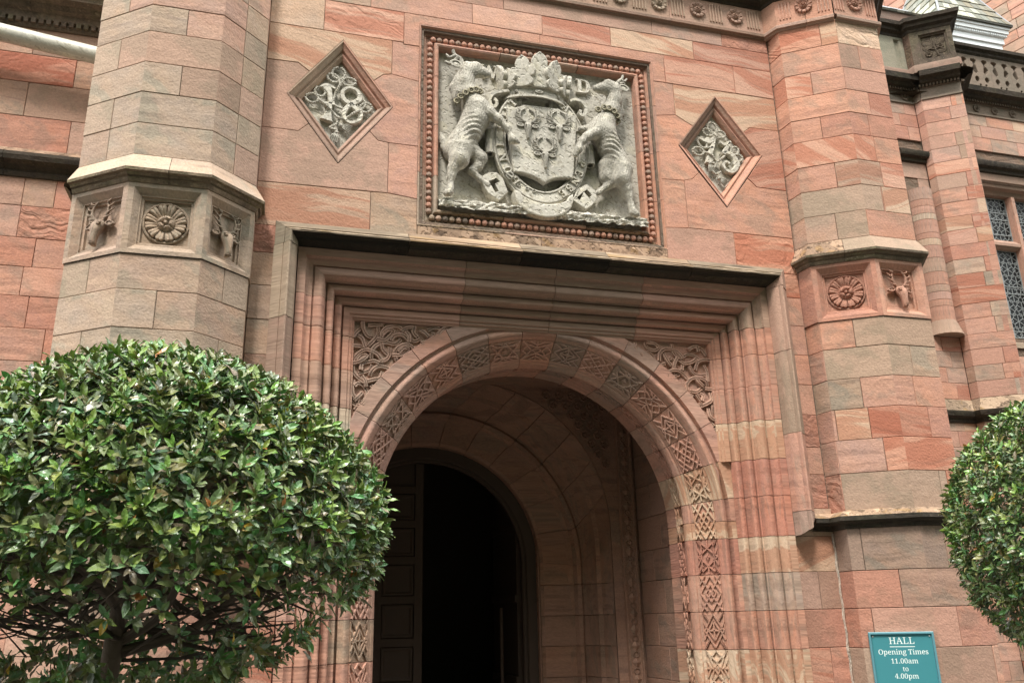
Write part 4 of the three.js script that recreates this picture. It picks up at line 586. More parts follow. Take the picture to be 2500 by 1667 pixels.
// spandrels with interlaced straps
{ for (const s of [-1, 1]) {
    const sh = new THREE.Shape(); sh.moveTo(CX, 4.15); sh.lineTo(CX + s * 1.75, 4.15); sh.lineTo(CX + s * 1.75, 2.62); sh.lineTo(CX + s * Math.sqrt(1.9 * 1.9 - .0441) * .925, 2.62); sh.absarc(CX, SPR, 1.76, s > 0 ? .12 : Math.PI - .12, Math.PI / 2, s < 0);
    const g = new THREE.ExtrudeGeometry(sh, { depth: .06, bevelEnabled: false, curveSegments: 30 }); g.translate(0, 0, -.36); const m = spec(s < 0 ? 'rose.p' : 'sal.p'); mesh('spandrel', fin(g, m.color), m.mat, door);
  }
  const strapAt = (txt, name, color) => {
    const parts = txt.split('|').map((c, k) => {
      const p = c.split(' ').map(q => q.split(',').map(Number)), n = p.length, cv = new THREE.CatmullRomCurve3(p.map((q, i) => new THREE.Vector3(q[0], q[1], -.283 + .013 * Math.cos(i / (n - 1) * 3.1416 * (n > 4 ? 2 : 1) + k * 2.1)))), N = Math.max(6, n * 3), w = .0195, rings = [];
      for (let i = 0; i <= N; i++) { const q = cv.getPointAt(i / N), t = cv.getTangentAt(i / N), l = Math.hypot(t.x, t.y) || 1, nx = -t.y / l, ny = t.x / l; rings.push([[1, -.03], [1, .004], [.72, .012], [.22, .012], [.1, .0], [-.1, .0], [-.22, .012], [-.72, .012], [-1, .004], [-1, -.03]].map(([a, h]) => [q.x + nx * a * w, q.y + ny * a * w, q.z + h])); }
      return loft(rings);
    });
    mesh(name, fin(join(parts), color), M.plain, door, 'interlaced strap carving');
  };
  strapAt('0.68,4.14 0.69,4.07 0.73,4.01 0.78,4|0.82,4.1 0.82,4.04 0.79,3.98 0.75,3.93 0.72,3.9|0.64,4.01 0.68,3.98 0.71,3.9|0.6,3.99 0.63,4.04 0.67,4.08|0.73,4.11 0.8,4.12 0.87,4.12|0.82,3.99 0.85,4 0.86,4.06 0.92,4.11 1,4.12 1.04,4.09|0.81,3.98 0.88,3.98 0.93,4.03 0.96,4.08 0.91,4.08 0.86,4.03|0.94,3.98 0.96,4.02 1.01,4.04 1.05,4.03 1.1,3.99|0.77,3.8 0.77,3.84 0.78,3.89 0.83,3.94 0.9,3.96 0.98,3.95 1.03,4|0.85,3.95 0.87,3.89 0.91,3.85|0.93,3.92 0.93,3.85 0.9,3.8 0.85,3.78|0.97,3.85 0.99,3.9 1.04,3.94 1.1,3.95 1.15,3.92 1.18,3.87|0.95,3.84 1.03,3.85 1.07,3.88 1.1,3.91 1.06,3.92 1.01,3.87|0.6,3.74 0.62,3.8 0.66,3.85 0.72,3.88 0.76,3.87 0.82,3.84 0.85,3.8 0.86,3.75|0.59,3.75 0.65,3.76 0.7,3.79 0.73,3.83 0.69,3.83 0.65,3.78|0.68,3.69 0.69,3.75 0.74,3.77 0.79,3.78 0.84,3.76|0.66,3.66 0.72,3.68 0.76,3.7 0.78,3.74|0.76,3.64 0.78,3.69 0.83,3.73 0.9,3.73 0.96,3.7|0.74,3.59 0.8,3.61 0.85,3.63 0.87,3.69|0.61,3.73 0.62,3.67 0.66,3.62 0.71,3.58|0.69,3.64 0.72,3.59 0.73,3.54|0.98,3.82 1,3.78 1.02,3.76|0.77,3.56 0.81,3.52|0.62,3.6 0.61,3.53 0.62,3.46 0.66,3.42|0.63,3.54 0.66,3.57 0.71,3.55 0.74,3.5 0.74,3.44 0.7,3.38|0.6,3.41 0.64,3.38 0.68,3.37|0.7,3.49 0.66,3.44 0.63,3.41|0.58,3.91 0.65,3.91 0.69,3.91|1.03,4.08 1.07,4.11 1.13,4.12|1.07,4.08 1.1,4.03 1.1,3.97|1.15,4.13 1.14,4.07 1.18,4.03|1.12,4 1.16,3.99 1.2,4.01|1.2,4.1 1.24,4.07 1.28,4.04|1.21,3.97 1.27,3.99 1.32,4.04 1.32,4.09|1.27,4.1 1.33,4.13 1.38,4.12|1.35,4.04 1.37,4.07 1.43,4.13 1.48,4.12 1.43,4.08|0.69,3.42 0.67,3.37 0.64,3.33', 'knotwork', C.rose); strapAt('3.55,3.94 3.57,4.02 3.63,4.07 3.71,4.07 3.77,4.04 3.81,3.98|3.42,4.13 3.45,4.07 3.53,4.05 3.56,4.08|3.32,4.12 3.31,4.07 3.34,4.04|3.36,3.99 3.4,4.01 3.46,4.02 3.51,3.96|3.41,3.98 3.46,3.93 3.55,3.9 3.62,3.92|3.61,4.03 3.64,3.95 3.68,3.9|3.68,3.98 3.71,3.95 3.68,3.92 3.65,3.95 3.68,3.98|3.71,4.13 3.73,4.03 3.79,3.98|3.7,3.82 3.71,3.91 3.76,4|3.43,4.12 3.52,4.12 3.58,4.07|3.8,3.98 3.87,4.03 3.96,4.01 4.01,3.96|3.76,3.97 3.83,3.93 3.91,3.95 3.96,3.99|3.88,4.07 3.94,4.11 4.02,4.1 4.08,4.03|3.98,4.14 3.99,4.06|3.94,3.87 3.97,3.95 4.04,3.98 4.1,3.98|3.87,3.91 3.91,3.84 3.99,3.82 4.08,3.84|4.04,3.93 4.07,3.86 4.06,3.76|3.62,3.81 3.68,3.85 3.76,3.85 3.83,3.8 3.86,3.77|3.63,3.8 3.69,3.79 3.77,3.82|3.56,3.89 3.6,3.83|3.81,3.92 3.79,3.86|3.7,3.78 3.74,3.7 3.8,3.65|3.84,3.66 3.84,3.72 3.89,3.78 3.97,3.79 4.04,3.76 4.06,3.71|3.93,3.81 3.96,3.75 4.01,3.71|3.85,3.65 3.93,3.65 4.02,3.71|3.85,3.65 3.95,3.64 4,3.62 3.98,3.56|4.03,3.69 4.1,3.68|3.92,3.62 3.97,3.56 4.05,3.54|3.86,3.53 3.91,3.5 4,3.52 4.08,3.57 4.08,3.65|3.84,3.56 3.88,3.62|3.96,3.54 3.95,3.47|3.92,3.45 3.99,3.45 4.01,3.4 4,3.34|4.04,3.49 4.05,3.4 4.11,3.37|4.09,3.52 4.09,3.4|4.04,3.29 4.05,3.35 4.08,3.31|4.03,3.27 4.1,3.28|4.05,3.21 4.11,3.22|4.09,3.18 4.11,3.12|3.21,4.12 3.25,4.09 3.27,4.06', 'knotwork', C.sal.map((v, i) => mix(v, C.tan[i], .5)));
}
// arch stones: one carved panel each; the same section runs down the jambs
{ const P = [[1.525, -1.0], [1.505, -.985], [1.50, -.64], ...arcp(1.492, -.62, 1.492, -.50, .026, 6), [1.508, -.492], [1.512, -.475], [1.53, -.462], [1.685, -.335], [1.69, -.322], ...arcp(1.696, -.312, 1.784, -.298, .034, 7), [1.79, -.335], [1.805, -.335], [1.81, -.262], [1.93, -.262], [1.945, -.31]];
  const PJ = [...P.slice(0, -2), [1.875, -.262]];
  const at = (r, th, z) => [CX + r * Math.cos(th), SPR + r * Math.sin(th), z];
  const arcSeg = (a0, a1) => loft([...Array(7)].map((_, i) => { const t = mix(a0, a1, i / 6); return P.map(([r, z]) => at(r, t, z)); }));
  const bars = (segs, w, h, f) => { const G = new GB(); for (const [a, b, c, d] of segs) { const l = Math.hypot(c - a, d - b), x = -(d - b) / l * w / 2, y = (c - a) / l * w / 2, q = .62, p = (u, v, s, k) => f(u + x * s, v + y * s, k); const A = [p(a, b, -1, -.004), p(c, d, -1, -.004), p(c, d, 1, -.004), p(a, b, 1, -.004)], B = [p(a, b, -q, h), p(c, d, -q, h), p(c, d, q, h), p(a, b, q, h)]; for (let i = 0; i < 4; i++) G.quad(A[i], A[(i + 1) % 4], B[(i + 1) % 4], B[i]); G.quad(...B); } return G.geo(); };
  const dm = (r, cx = 0, cy = 0) => [[cx - r, cy, cx, cy + r], [cx, cy + r, cx + r, cy], [cx + r, cy, cx, cy - r], [cx, cy - r, cx - r, cy]];
  const pats = [
    [[-1, -1, -.35, 0], [-.35, 0, -1, 1], [1, -1, .35, 0], [.35, 0, 1, 1], [-1, 0, -.55, .62], [-.55, .62, 0, .3], [0, .3, .55, .62], [.55, .62, 1, 0], [-1, 0, -.55, -.62], [-.55, -.62, 0, -.3], [0, -.3, .55, -.62], [.55, -.62, 1, 0], [0, .3, 0, 1], [0, -.3, 0, -1], ...dm(.3)],
    [[-.85, -.6, .85, -.6], [.85, -.6, 0, .95], [0, .95, -.85, -.6], [-.85, .6, .85, .6], [.85, .6, 0, -.95], [0, -.95, -.85, .6], [-1, -1, -.6, -.6], [1, -1, .6, -.6], [-1, 1, -.6, .6], [1, 1, .6, .6], [-.18, 0, .18, 0], [0, -.18, 0, .18], [-1, 0, -.5, 0], [1, 0, .5, 0]],
    [[-1, -1, 1, 1], [-1, 1, 1, -1], [-1, 0, 0, 1], [0, 1, 1, 0], [1, 0, 0, -1], [0, -1, -1, 0], ...dm(.5), [-1, -.5, -.5, -1], [1, .5, .5, 1], [-1, .5, -.5, 1], [1, -.5, .5, -1]],
    [...dm(.92), ...dm(.55), [-1, -1, -.46, -.46], [1, -1, .46, -.46], [-1, 1, -.46, .46], [1, 1, .46, .46], [-.55, 0, .55, 0], [0, -.55, 0, .55]]];
  const fn = Math.hypot(.155, .127), nr = [-.127 / fn, .155 / fn]; // normal of the splayed face (radial, outward z)
  const panel = (i, hs, f, soffit) => { const H = .0775 * 1.29 - .006, fill = pats[i % 4].map(([a, b, c, d]) => [a * hs, b * H, c * hs, d * H]).concat(i % 4 === 2 ? [] : [[-hs, -H, -.5 * hs, -.5 * H], [hs, -H, .5 * hs, -.5 * H], [-hs, H, -.5 * hs, .5 * H], [hs, H, .5 * hs, .5 * H], [-hs * .5, -H, 0, -H * .62], [hs * .5, -H, 0, -H * .62], [-hs * .5, H, 0, H * .62], [hs * .5, H, 0, H * .62]]), b = [[-hs, -H, hs, -H], [hs, H, -hs, H]]; return join([bars(fill, .018, .018, f), bars(b, .012, .010, f)]); };
  const boss = f => { const g = new THREE.SphereGeometry(.03, 10, 6), P2 = g.attributes.position; for (let i = 0; i < P2.count; i++) { const q = f(P2.getX(i), P2.getY(i), P2.getZ(i) * .6); P2.setXYZ(i, ...q); } g.computeVertexNormals(); return g; };
  const ac = ['sal.p', 'cream.s:70', 'sal.p', 'pink.p', 'sal.p', 'rose.p', 'pink.p', 'rose.p', 'sal.p', 'pink.p', 'rose.p', 'sal.p', 'pink.p', 'rose.p', 'pink.p', 'cream.s:50', 'sal.p'];
  const step = 11.17, A0 = 6.63, ang = [-.01]; for (let k = 0; k < 17; k++) if (A0 + step * k < 177) ang.push(A0 + step * k); ang.push(180.01);
  for (let i = ang.length - 2; i >= 0; i--) {
    const a1 = ang[i] * Math.PI / 180 + .0016, a0 = ang[i + 1] * Math.PI / 180 - .0016, m = spec(ac[i % 17]); mesh('voussoir', fin(arcSeg(a0, a1), m.color, { crease: .4, rot: m.rot, uk: .3 }), m.mat, door);
    if (a0 - a1 < .12) continue;
    const am = (a0 + a1) / 2, f = (s, t, h) => { const rm = 1.6075 + t * (.155 / fn) + h * nr[0], z = -.3985 + t * (.127 / fn) + h * nr[1], th = am - s / 1.6; return at(rm, th, z); }, hs = (a0 - a1) / 2 * 1.58 - .005;
    const g = [panel(i, hs, f)]; if (i % 2) g.push(boss(f)); mesh('strapwork', fin(join(g), m.color.map(v => v * .97)), m.mat, door);
    const f2 = (s, t, h) => at(1.503 - h, am - s / 1.5, -.70 + t * .62), hs2 = (a0 - a1) / 2 * 1.5 - .005; mesh('soffit_strapwork', fin(panel(i + 1, hs2, f2), m.color), m.mat, door);
  }
  for (const s of [-1, 1]) { const aS = s > 0 ? ang[1] : 180 - ang[ang.length - 2], al = aS * Math.PI / 180 * 1.6, tot = al + SPR - 2.25, m = spec(s > 0 ? 'cream.s:20' : 'tan.p'), mk = (r0, z0, dr, dz, hr, hz) => (q, t, h) => { const d = q + tot / 2, rr2 = r0 + t * dr + h * hr, z = z0 + t * dz + h * hz; if (d < al) { const th = (al - d) / 1.6; return [CX + s * rr2 * Math.cos(th), SPR + rr2 * Math.sin(th), z]; } return [CX + s * rr2, SPR - (d - al), z]; };
    mesh('strapwork', fin(panel(2, tot / 2 - .006, mk(1.6075, -.3985, .155 / fn, .127 / fn, nr[0], nr[1])), m.color), m.mat, door); mesh('soffit_strapwork', fin(panel(3, tot / 2 - .006, mk(1.503, -.70, 0, .62, -1, 0)), m.color), m.mat, door); }
  const yj = [SPR, 2.25, 1.93, 1.605, 1.277, .96, .64, .32, 0], jc = [['cream.s', 'red.p', 'sal.p', 'orange.p', 'cream.s:14', 'sal.p', 'tan.p', 'orange.p'], ['tan.p', 'sal.p', 'pink.p', 'tan.p', 'sal.p', 'tan.p', 'sal.p', 'tan.p']];
  for (const s of [-1, 1]) for (let i = 0; i < 8; i++) {
    const r = y => PJ.map(([w, z]) => [CX + s * w, y, z]), g = .0025, a = r(yj[i] - g), b = r(yj[i + 1] + g), m = spec(jc[s < 0 ? 1 : 0][i]); mesh('jamb_stone', fin(loft(s > 0 ? [a, b] : [b, a]), m.color, { crease: .4, rot: m.rot, uk: .3 }), m.mat, door);
    if (i === 0) continue; const ym = (yj[i] + yj[i + 1]) / 2, hs = (yj[i] - yj[i + 1]) / 2 - .006, f = (q, t, h) => [CX + s * (1.6075 + t * .155 / fn + h * nr[0]), ym - s * q, -.3985 + t * .127 / fn + h * nr[1]];
    const k = [panel(i, hs, f)]; if (i % 2 === 0) k.push(boss(f)); mesh('strapwork', fin(join(k), m.color.map(v => v * .97)), m.mat, door);
    mesh('soffit_strapwork', fin(panel(i + 1, hs, (q, t, h) => [CX + s * (1.503 - h), ym - s * q, -.70 + t * .62]), m.color), m.mat, door);
  }
}
// ---------------------------------------------------------------- inside the porch: side walls, vault, inner arch and oak door
{ const p = part('inner_porch', porch, 'dim stone porch behind the arch with a moulded inner doorway');
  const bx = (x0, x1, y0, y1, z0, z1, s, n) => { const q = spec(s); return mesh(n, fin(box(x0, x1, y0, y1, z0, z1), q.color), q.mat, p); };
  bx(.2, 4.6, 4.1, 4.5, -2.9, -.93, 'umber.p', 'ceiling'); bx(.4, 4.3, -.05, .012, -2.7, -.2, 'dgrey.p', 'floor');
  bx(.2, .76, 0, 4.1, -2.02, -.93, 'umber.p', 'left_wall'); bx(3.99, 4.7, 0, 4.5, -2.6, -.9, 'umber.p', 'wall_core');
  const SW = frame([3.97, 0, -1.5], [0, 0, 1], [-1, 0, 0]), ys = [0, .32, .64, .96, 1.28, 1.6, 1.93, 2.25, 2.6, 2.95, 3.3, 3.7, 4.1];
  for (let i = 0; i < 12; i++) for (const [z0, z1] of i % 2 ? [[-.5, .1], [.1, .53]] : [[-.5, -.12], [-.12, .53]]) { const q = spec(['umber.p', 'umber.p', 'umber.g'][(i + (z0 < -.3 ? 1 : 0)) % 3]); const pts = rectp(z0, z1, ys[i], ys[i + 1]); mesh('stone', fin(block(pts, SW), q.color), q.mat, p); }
  // carved upright strip in the corner
  bx(3.76, 3.93, 0, 3.75, -2.02, -1.965, 'umber.p', 'pilaster'); { const o = []; for (let i = 0; i < 22; i++) { const g = new THREE.OctahedronGeometry(.05); g.scale(1, 1.35, .4); g.translate(3.845, .12 + i * .165, -1.962); o.push(g); const t = new THREE.TorusGeometry(.03, .008, 5, 10); t.translate(3.845, .2 + i * .165, -1.962); o.push(t); } o.push(box(3.762, 3.78, 0, 3.75, -1.966, -1.945), box(3.91, 3.928, 0, 3.75, -1.966, -1.945)); mesh('carved_strip', fin(join(o), C.umber), M.plain, p); }
  // wall that holds the inner arch, with a diaper of small carved flowers
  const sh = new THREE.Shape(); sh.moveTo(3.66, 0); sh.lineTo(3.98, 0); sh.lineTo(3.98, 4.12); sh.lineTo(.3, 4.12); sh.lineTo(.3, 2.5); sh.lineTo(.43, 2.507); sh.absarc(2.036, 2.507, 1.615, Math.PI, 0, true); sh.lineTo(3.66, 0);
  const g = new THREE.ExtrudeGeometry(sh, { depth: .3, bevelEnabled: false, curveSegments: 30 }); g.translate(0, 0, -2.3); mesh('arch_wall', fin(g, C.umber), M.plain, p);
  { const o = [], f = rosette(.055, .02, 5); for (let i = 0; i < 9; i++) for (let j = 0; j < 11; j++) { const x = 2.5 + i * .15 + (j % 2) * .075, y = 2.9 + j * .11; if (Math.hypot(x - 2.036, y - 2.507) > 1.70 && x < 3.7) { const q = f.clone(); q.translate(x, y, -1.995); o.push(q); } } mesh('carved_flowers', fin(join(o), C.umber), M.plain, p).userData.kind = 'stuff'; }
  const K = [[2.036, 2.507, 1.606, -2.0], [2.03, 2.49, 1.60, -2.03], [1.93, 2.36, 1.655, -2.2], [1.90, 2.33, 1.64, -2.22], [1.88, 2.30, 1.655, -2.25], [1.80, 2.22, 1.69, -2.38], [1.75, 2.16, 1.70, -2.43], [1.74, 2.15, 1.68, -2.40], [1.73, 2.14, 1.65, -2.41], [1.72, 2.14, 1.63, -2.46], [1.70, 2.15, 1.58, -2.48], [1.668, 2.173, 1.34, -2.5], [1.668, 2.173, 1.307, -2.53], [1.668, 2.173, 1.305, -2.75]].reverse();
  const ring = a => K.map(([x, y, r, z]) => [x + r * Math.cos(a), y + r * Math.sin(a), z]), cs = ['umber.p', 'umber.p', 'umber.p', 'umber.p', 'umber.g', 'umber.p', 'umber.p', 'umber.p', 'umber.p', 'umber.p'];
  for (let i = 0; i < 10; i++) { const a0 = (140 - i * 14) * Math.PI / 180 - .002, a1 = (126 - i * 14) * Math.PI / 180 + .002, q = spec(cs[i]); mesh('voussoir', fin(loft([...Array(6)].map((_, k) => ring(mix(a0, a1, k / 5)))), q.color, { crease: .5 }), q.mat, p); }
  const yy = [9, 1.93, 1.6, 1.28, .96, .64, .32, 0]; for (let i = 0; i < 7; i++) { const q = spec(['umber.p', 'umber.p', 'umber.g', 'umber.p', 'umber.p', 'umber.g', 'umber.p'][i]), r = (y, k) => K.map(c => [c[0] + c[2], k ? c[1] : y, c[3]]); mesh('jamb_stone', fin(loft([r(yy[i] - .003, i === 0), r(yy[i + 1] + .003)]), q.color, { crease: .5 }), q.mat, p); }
  bx(2.96, 3.7, 0, 4.1, -2.9, -2.56, 'umber.p', 'rear_wall');
  // oak door frame ring and the closed left leaf; the right leaf stands open on a dark hall
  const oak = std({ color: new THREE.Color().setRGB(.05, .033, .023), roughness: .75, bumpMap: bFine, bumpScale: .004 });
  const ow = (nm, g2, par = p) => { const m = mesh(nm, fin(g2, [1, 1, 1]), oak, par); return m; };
  const fr = (r0, r1, z0, z1) => { const s = new THREE.Shape(); s.moveTo(1.668 + r1, 0); s.lineTo(1.668 + r1, 2.173); s.absarc(1.668, 2.173, r1, 0, Math.PI, false); s.lineTo(1.668 - r1, 0); s.lineTo(1.668 - r0, 0); s.lineTo(1.668 - r0, 2.173); s.absarc(1.668, 2.173, r0, Math.PI, 0, true); s.lineTo(1.668 + r0, 0); const e = new THREE.ExtrudeGeometry(s, { depth: z1 - z0, bevelEnabled: true, bevelSize: .01, bevelThickness: .01, bevelSegments: 1, curveSegments: 30 }); e.translate(0, 0, z0); return e; };
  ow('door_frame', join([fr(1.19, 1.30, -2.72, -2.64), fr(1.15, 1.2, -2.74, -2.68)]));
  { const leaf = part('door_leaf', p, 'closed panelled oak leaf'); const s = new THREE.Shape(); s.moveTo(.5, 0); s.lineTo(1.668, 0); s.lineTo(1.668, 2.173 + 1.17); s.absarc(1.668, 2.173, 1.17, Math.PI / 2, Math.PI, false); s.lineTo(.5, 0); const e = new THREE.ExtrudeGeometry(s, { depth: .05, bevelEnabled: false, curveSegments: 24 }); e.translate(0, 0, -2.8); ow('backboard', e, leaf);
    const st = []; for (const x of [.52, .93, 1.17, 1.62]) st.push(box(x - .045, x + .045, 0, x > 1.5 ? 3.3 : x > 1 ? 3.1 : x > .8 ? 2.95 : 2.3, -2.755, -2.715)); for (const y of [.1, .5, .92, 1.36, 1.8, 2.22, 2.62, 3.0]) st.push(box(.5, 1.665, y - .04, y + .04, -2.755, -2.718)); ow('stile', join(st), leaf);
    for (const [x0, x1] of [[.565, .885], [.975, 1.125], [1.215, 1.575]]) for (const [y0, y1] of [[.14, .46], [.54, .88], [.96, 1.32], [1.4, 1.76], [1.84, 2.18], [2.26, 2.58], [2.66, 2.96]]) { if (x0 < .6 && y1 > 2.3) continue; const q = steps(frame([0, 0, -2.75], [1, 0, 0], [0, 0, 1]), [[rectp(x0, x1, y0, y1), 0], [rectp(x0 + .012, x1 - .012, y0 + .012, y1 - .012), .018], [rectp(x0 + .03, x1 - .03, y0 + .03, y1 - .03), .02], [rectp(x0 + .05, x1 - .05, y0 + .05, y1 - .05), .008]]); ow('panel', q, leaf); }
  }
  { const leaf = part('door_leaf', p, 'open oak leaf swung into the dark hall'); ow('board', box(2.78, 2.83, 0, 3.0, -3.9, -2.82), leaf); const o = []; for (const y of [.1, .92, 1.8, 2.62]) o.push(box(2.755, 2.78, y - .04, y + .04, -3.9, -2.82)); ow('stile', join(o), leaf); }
  // closed hall behind
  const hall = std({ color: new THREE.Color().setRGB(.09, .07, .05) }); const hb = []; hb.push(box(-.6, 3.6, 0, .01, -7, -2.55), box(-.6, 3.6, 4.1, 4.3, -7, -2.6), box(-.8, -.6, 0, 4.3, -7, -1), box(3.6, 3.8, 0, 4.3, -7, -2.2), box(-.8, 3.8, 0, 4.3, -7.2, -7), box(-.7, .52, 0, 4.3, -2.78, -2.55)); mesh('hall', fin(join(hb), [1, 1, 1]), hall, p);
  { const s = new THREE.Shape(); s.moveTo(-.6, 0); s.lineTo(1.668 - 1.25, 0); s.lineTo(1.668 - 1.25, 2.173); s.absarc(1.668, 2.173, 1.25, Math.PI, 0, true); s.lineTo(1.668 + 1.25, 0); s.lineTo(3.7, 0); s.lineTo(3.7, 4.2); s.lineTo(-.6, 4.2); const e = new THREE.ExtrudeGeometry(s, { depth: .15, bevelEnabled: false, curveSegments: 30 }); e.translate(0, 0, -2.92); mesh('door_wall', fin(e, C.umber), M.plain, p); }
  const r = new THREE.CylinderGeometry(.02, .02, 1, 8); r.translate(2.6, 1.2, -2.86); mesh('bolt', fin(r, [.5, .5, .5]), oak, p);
  mesh('porch_roof', fin(join([box(-1.7, 6.6, 9.0, 9.2, -6, -.5), box(-1.7, 6.6, 4.5, 9.0, -6.2, -5.9)]), C.dgrey), M.soot, p);
}
// ---------------------------------------------------------------- left wing
ZONE = [.54, .295, .21];
{ const w = thing('left_wing', 'salmon sandstone wall left of the towers with dark string course and dentil cornice', 'wall'), z = -.9, F = frame([0, 0, z], [1, 0, 0], [0, 0, 1]);
  mesh('wall_core', fin(box(-9, -1.2, 0, 9, z - .8, z - .02), [.18, .12, .09]), M.rough, w);
  const rows = [[7.14, 6.85, [-3.4, -2.495, -1.9], ['tan.g', 'tan.p', 'brown.g']], [6.85, 6.54, [-3.2, -2.1], ['sal.p', 'red.q', 'tan.p']], [6.54, 6.172, [-3.3, -2.48], ['red.p', 'tan.p', 'tan.g']], [6.172, 5.812, [-3.4, -2.065], ['tan.p', 'red.p', 'rose.g']],
    [5.535, 5.252, [-3.3, -2.37, -2.105], ['sal.p', 'rose.p', 'tan.p', 'red.p']], [5.252, 4.94, [-2.9, -2.365], ['sal.p', 'pink.p', 'red.r']], [4.94, 4.66, [-3.1, -2.2], ['red.p', 'red.p', 'sal.p']], [4.66, 4.384, [-2.9, -2.262], ['pink.p', 'sal.p', 'sal.p']], [4.384, 4.087, [-3.1, -2.18], ['sal.p', 'red.p', 'red.p']], [4.087, 3.79, [-2.7, -2.01], ['sal.p', 'sal.p', 'red.p']], [3.79, 3.49, [-2.6], ['sal.p', 'pink.p']], [3.49, 3.19, [-3.1, -2.2], ['pink.p', 'sal.p', 'tan.p']], [3.19, 2.89, [-2.7], ['sal.p', 'tan.p']], [2.89, 2.59, [-3.1, -2.1], ['sal.p', 'pink.p', 'tan.p']], [2.59, 2.29, [-2.6], ['red.p', 'sal.p']], [2.29, 1.99, [-3.1, -2.2], ['sal.p', 'tan.p', 'red.p']], [1.99, 1.69, [-2.6], ['sal.p', 'pink.p']], [1.69, 1.39, [-2.2], ['tan.p', 'sal.p']], [1.39, 1.09, [-2.6], ['sal.p', 'tan.p']], [1.09, .02, [-2.2], ['sal.p', 'tan.p']]];
  for (const [y1, y0, js, cs] of rows) { const x = [-4.6, ...js, -1.6]; for (let i = 0; i < x.length - 1; i++) stone(w, block(rectp(x[i], x[i + 1], y0, y1), F, { proud: jp() }), cs[i % cs.length]); }
  const path = [[-7, z], [-1.5, z]], cutx = [1.2, 4.45, 5.5]; // lengths along the path
  for (let i = 0; i < 3; i++) { const a = i ? cutx[i - 1] : 0, b = cutx[i];
    mesh('string_course', run(path, a, b, [[-.01, 5.53], [.02, 5.535], [.03, 5.57], [.02, 5.60], [.05, 5.64], [.11, 5.66], [.125, 5.70], [.12, 5.735]], { color: jit(C.dark), ends: false }), M.soot, w); mesh('string_course', run(path, a, b, [[.12, 5.735], [.0, 5.83], [-.02, 5.83]], { color: jit(C.tan), ends: false }), M.lichen, w);
    mesh('cornice', run(path, a, b, [[-.01, 7.135], [.02, 7.14], [.03, 7.175], [.03, 7.215], [.055, 7.22], [.06, 7.29], [.10, 7.31], [.12, 7.36], [.20, 7.375], [.21, 7.46], [.26, 7.48], [.28, 7.62], [-.05, 7.7]], { color: jit(C.dgrey), ends: false }), M.soot, w); }
  mesh('parapet', fin(box(-9, -1.2, 7.65, 9.2, z - .6, z + .02), C.dgrey), M.soot, w);
  const dg = box(-.021, .021, -.026, .026, -.01, .03); for (let i = 0; i < 24; i++) { const d = mesh('dentil', fin(dg.clone(), jit(C.dgrey)), M.soot, w); d.position.set(-3.25 + i * .0665, 7.20, z + .03); }
}
{ const p = thing('rainwater_pipe', 'off-white pipe slanting across the wall at upper left behind the tower', 'pipe'), c = new THREE.Vector3(-3.6, 7.0, -.66), e = new THREE.Vector3(-1.5, 6.72, -.66), d = e.clone().sub(c), g = new THREE.CylinderGeometry(.083, .083, d.length(), 24); g.rotateZ(Math.PI / 2); const q = new THREE.Quaternion().setFromUnitVectors(new THREE.Vector3(1, 0, 0), d.clone().normalize()); g.applyQuaternion(q); g.translate(...c.clone().add(e).multiplyScalar(.5).toArray());
  mesh('pipe_body', fin(g, [.70, .68, .57], { crease: 1 }), std({ map: tLime, roughness: .5, vertexColors: true }), p); const cl = new THREE.TorusGeometry(.09, .012, 8, 24); cl.rotateY(Math.PI / 2); cl.applyQuaternion(q); cl.translate(...c.clone().lerp(e, .14).toArray()); mesh('clamp', fin(cl, [.3, .28, .22]), M.plain, p); }
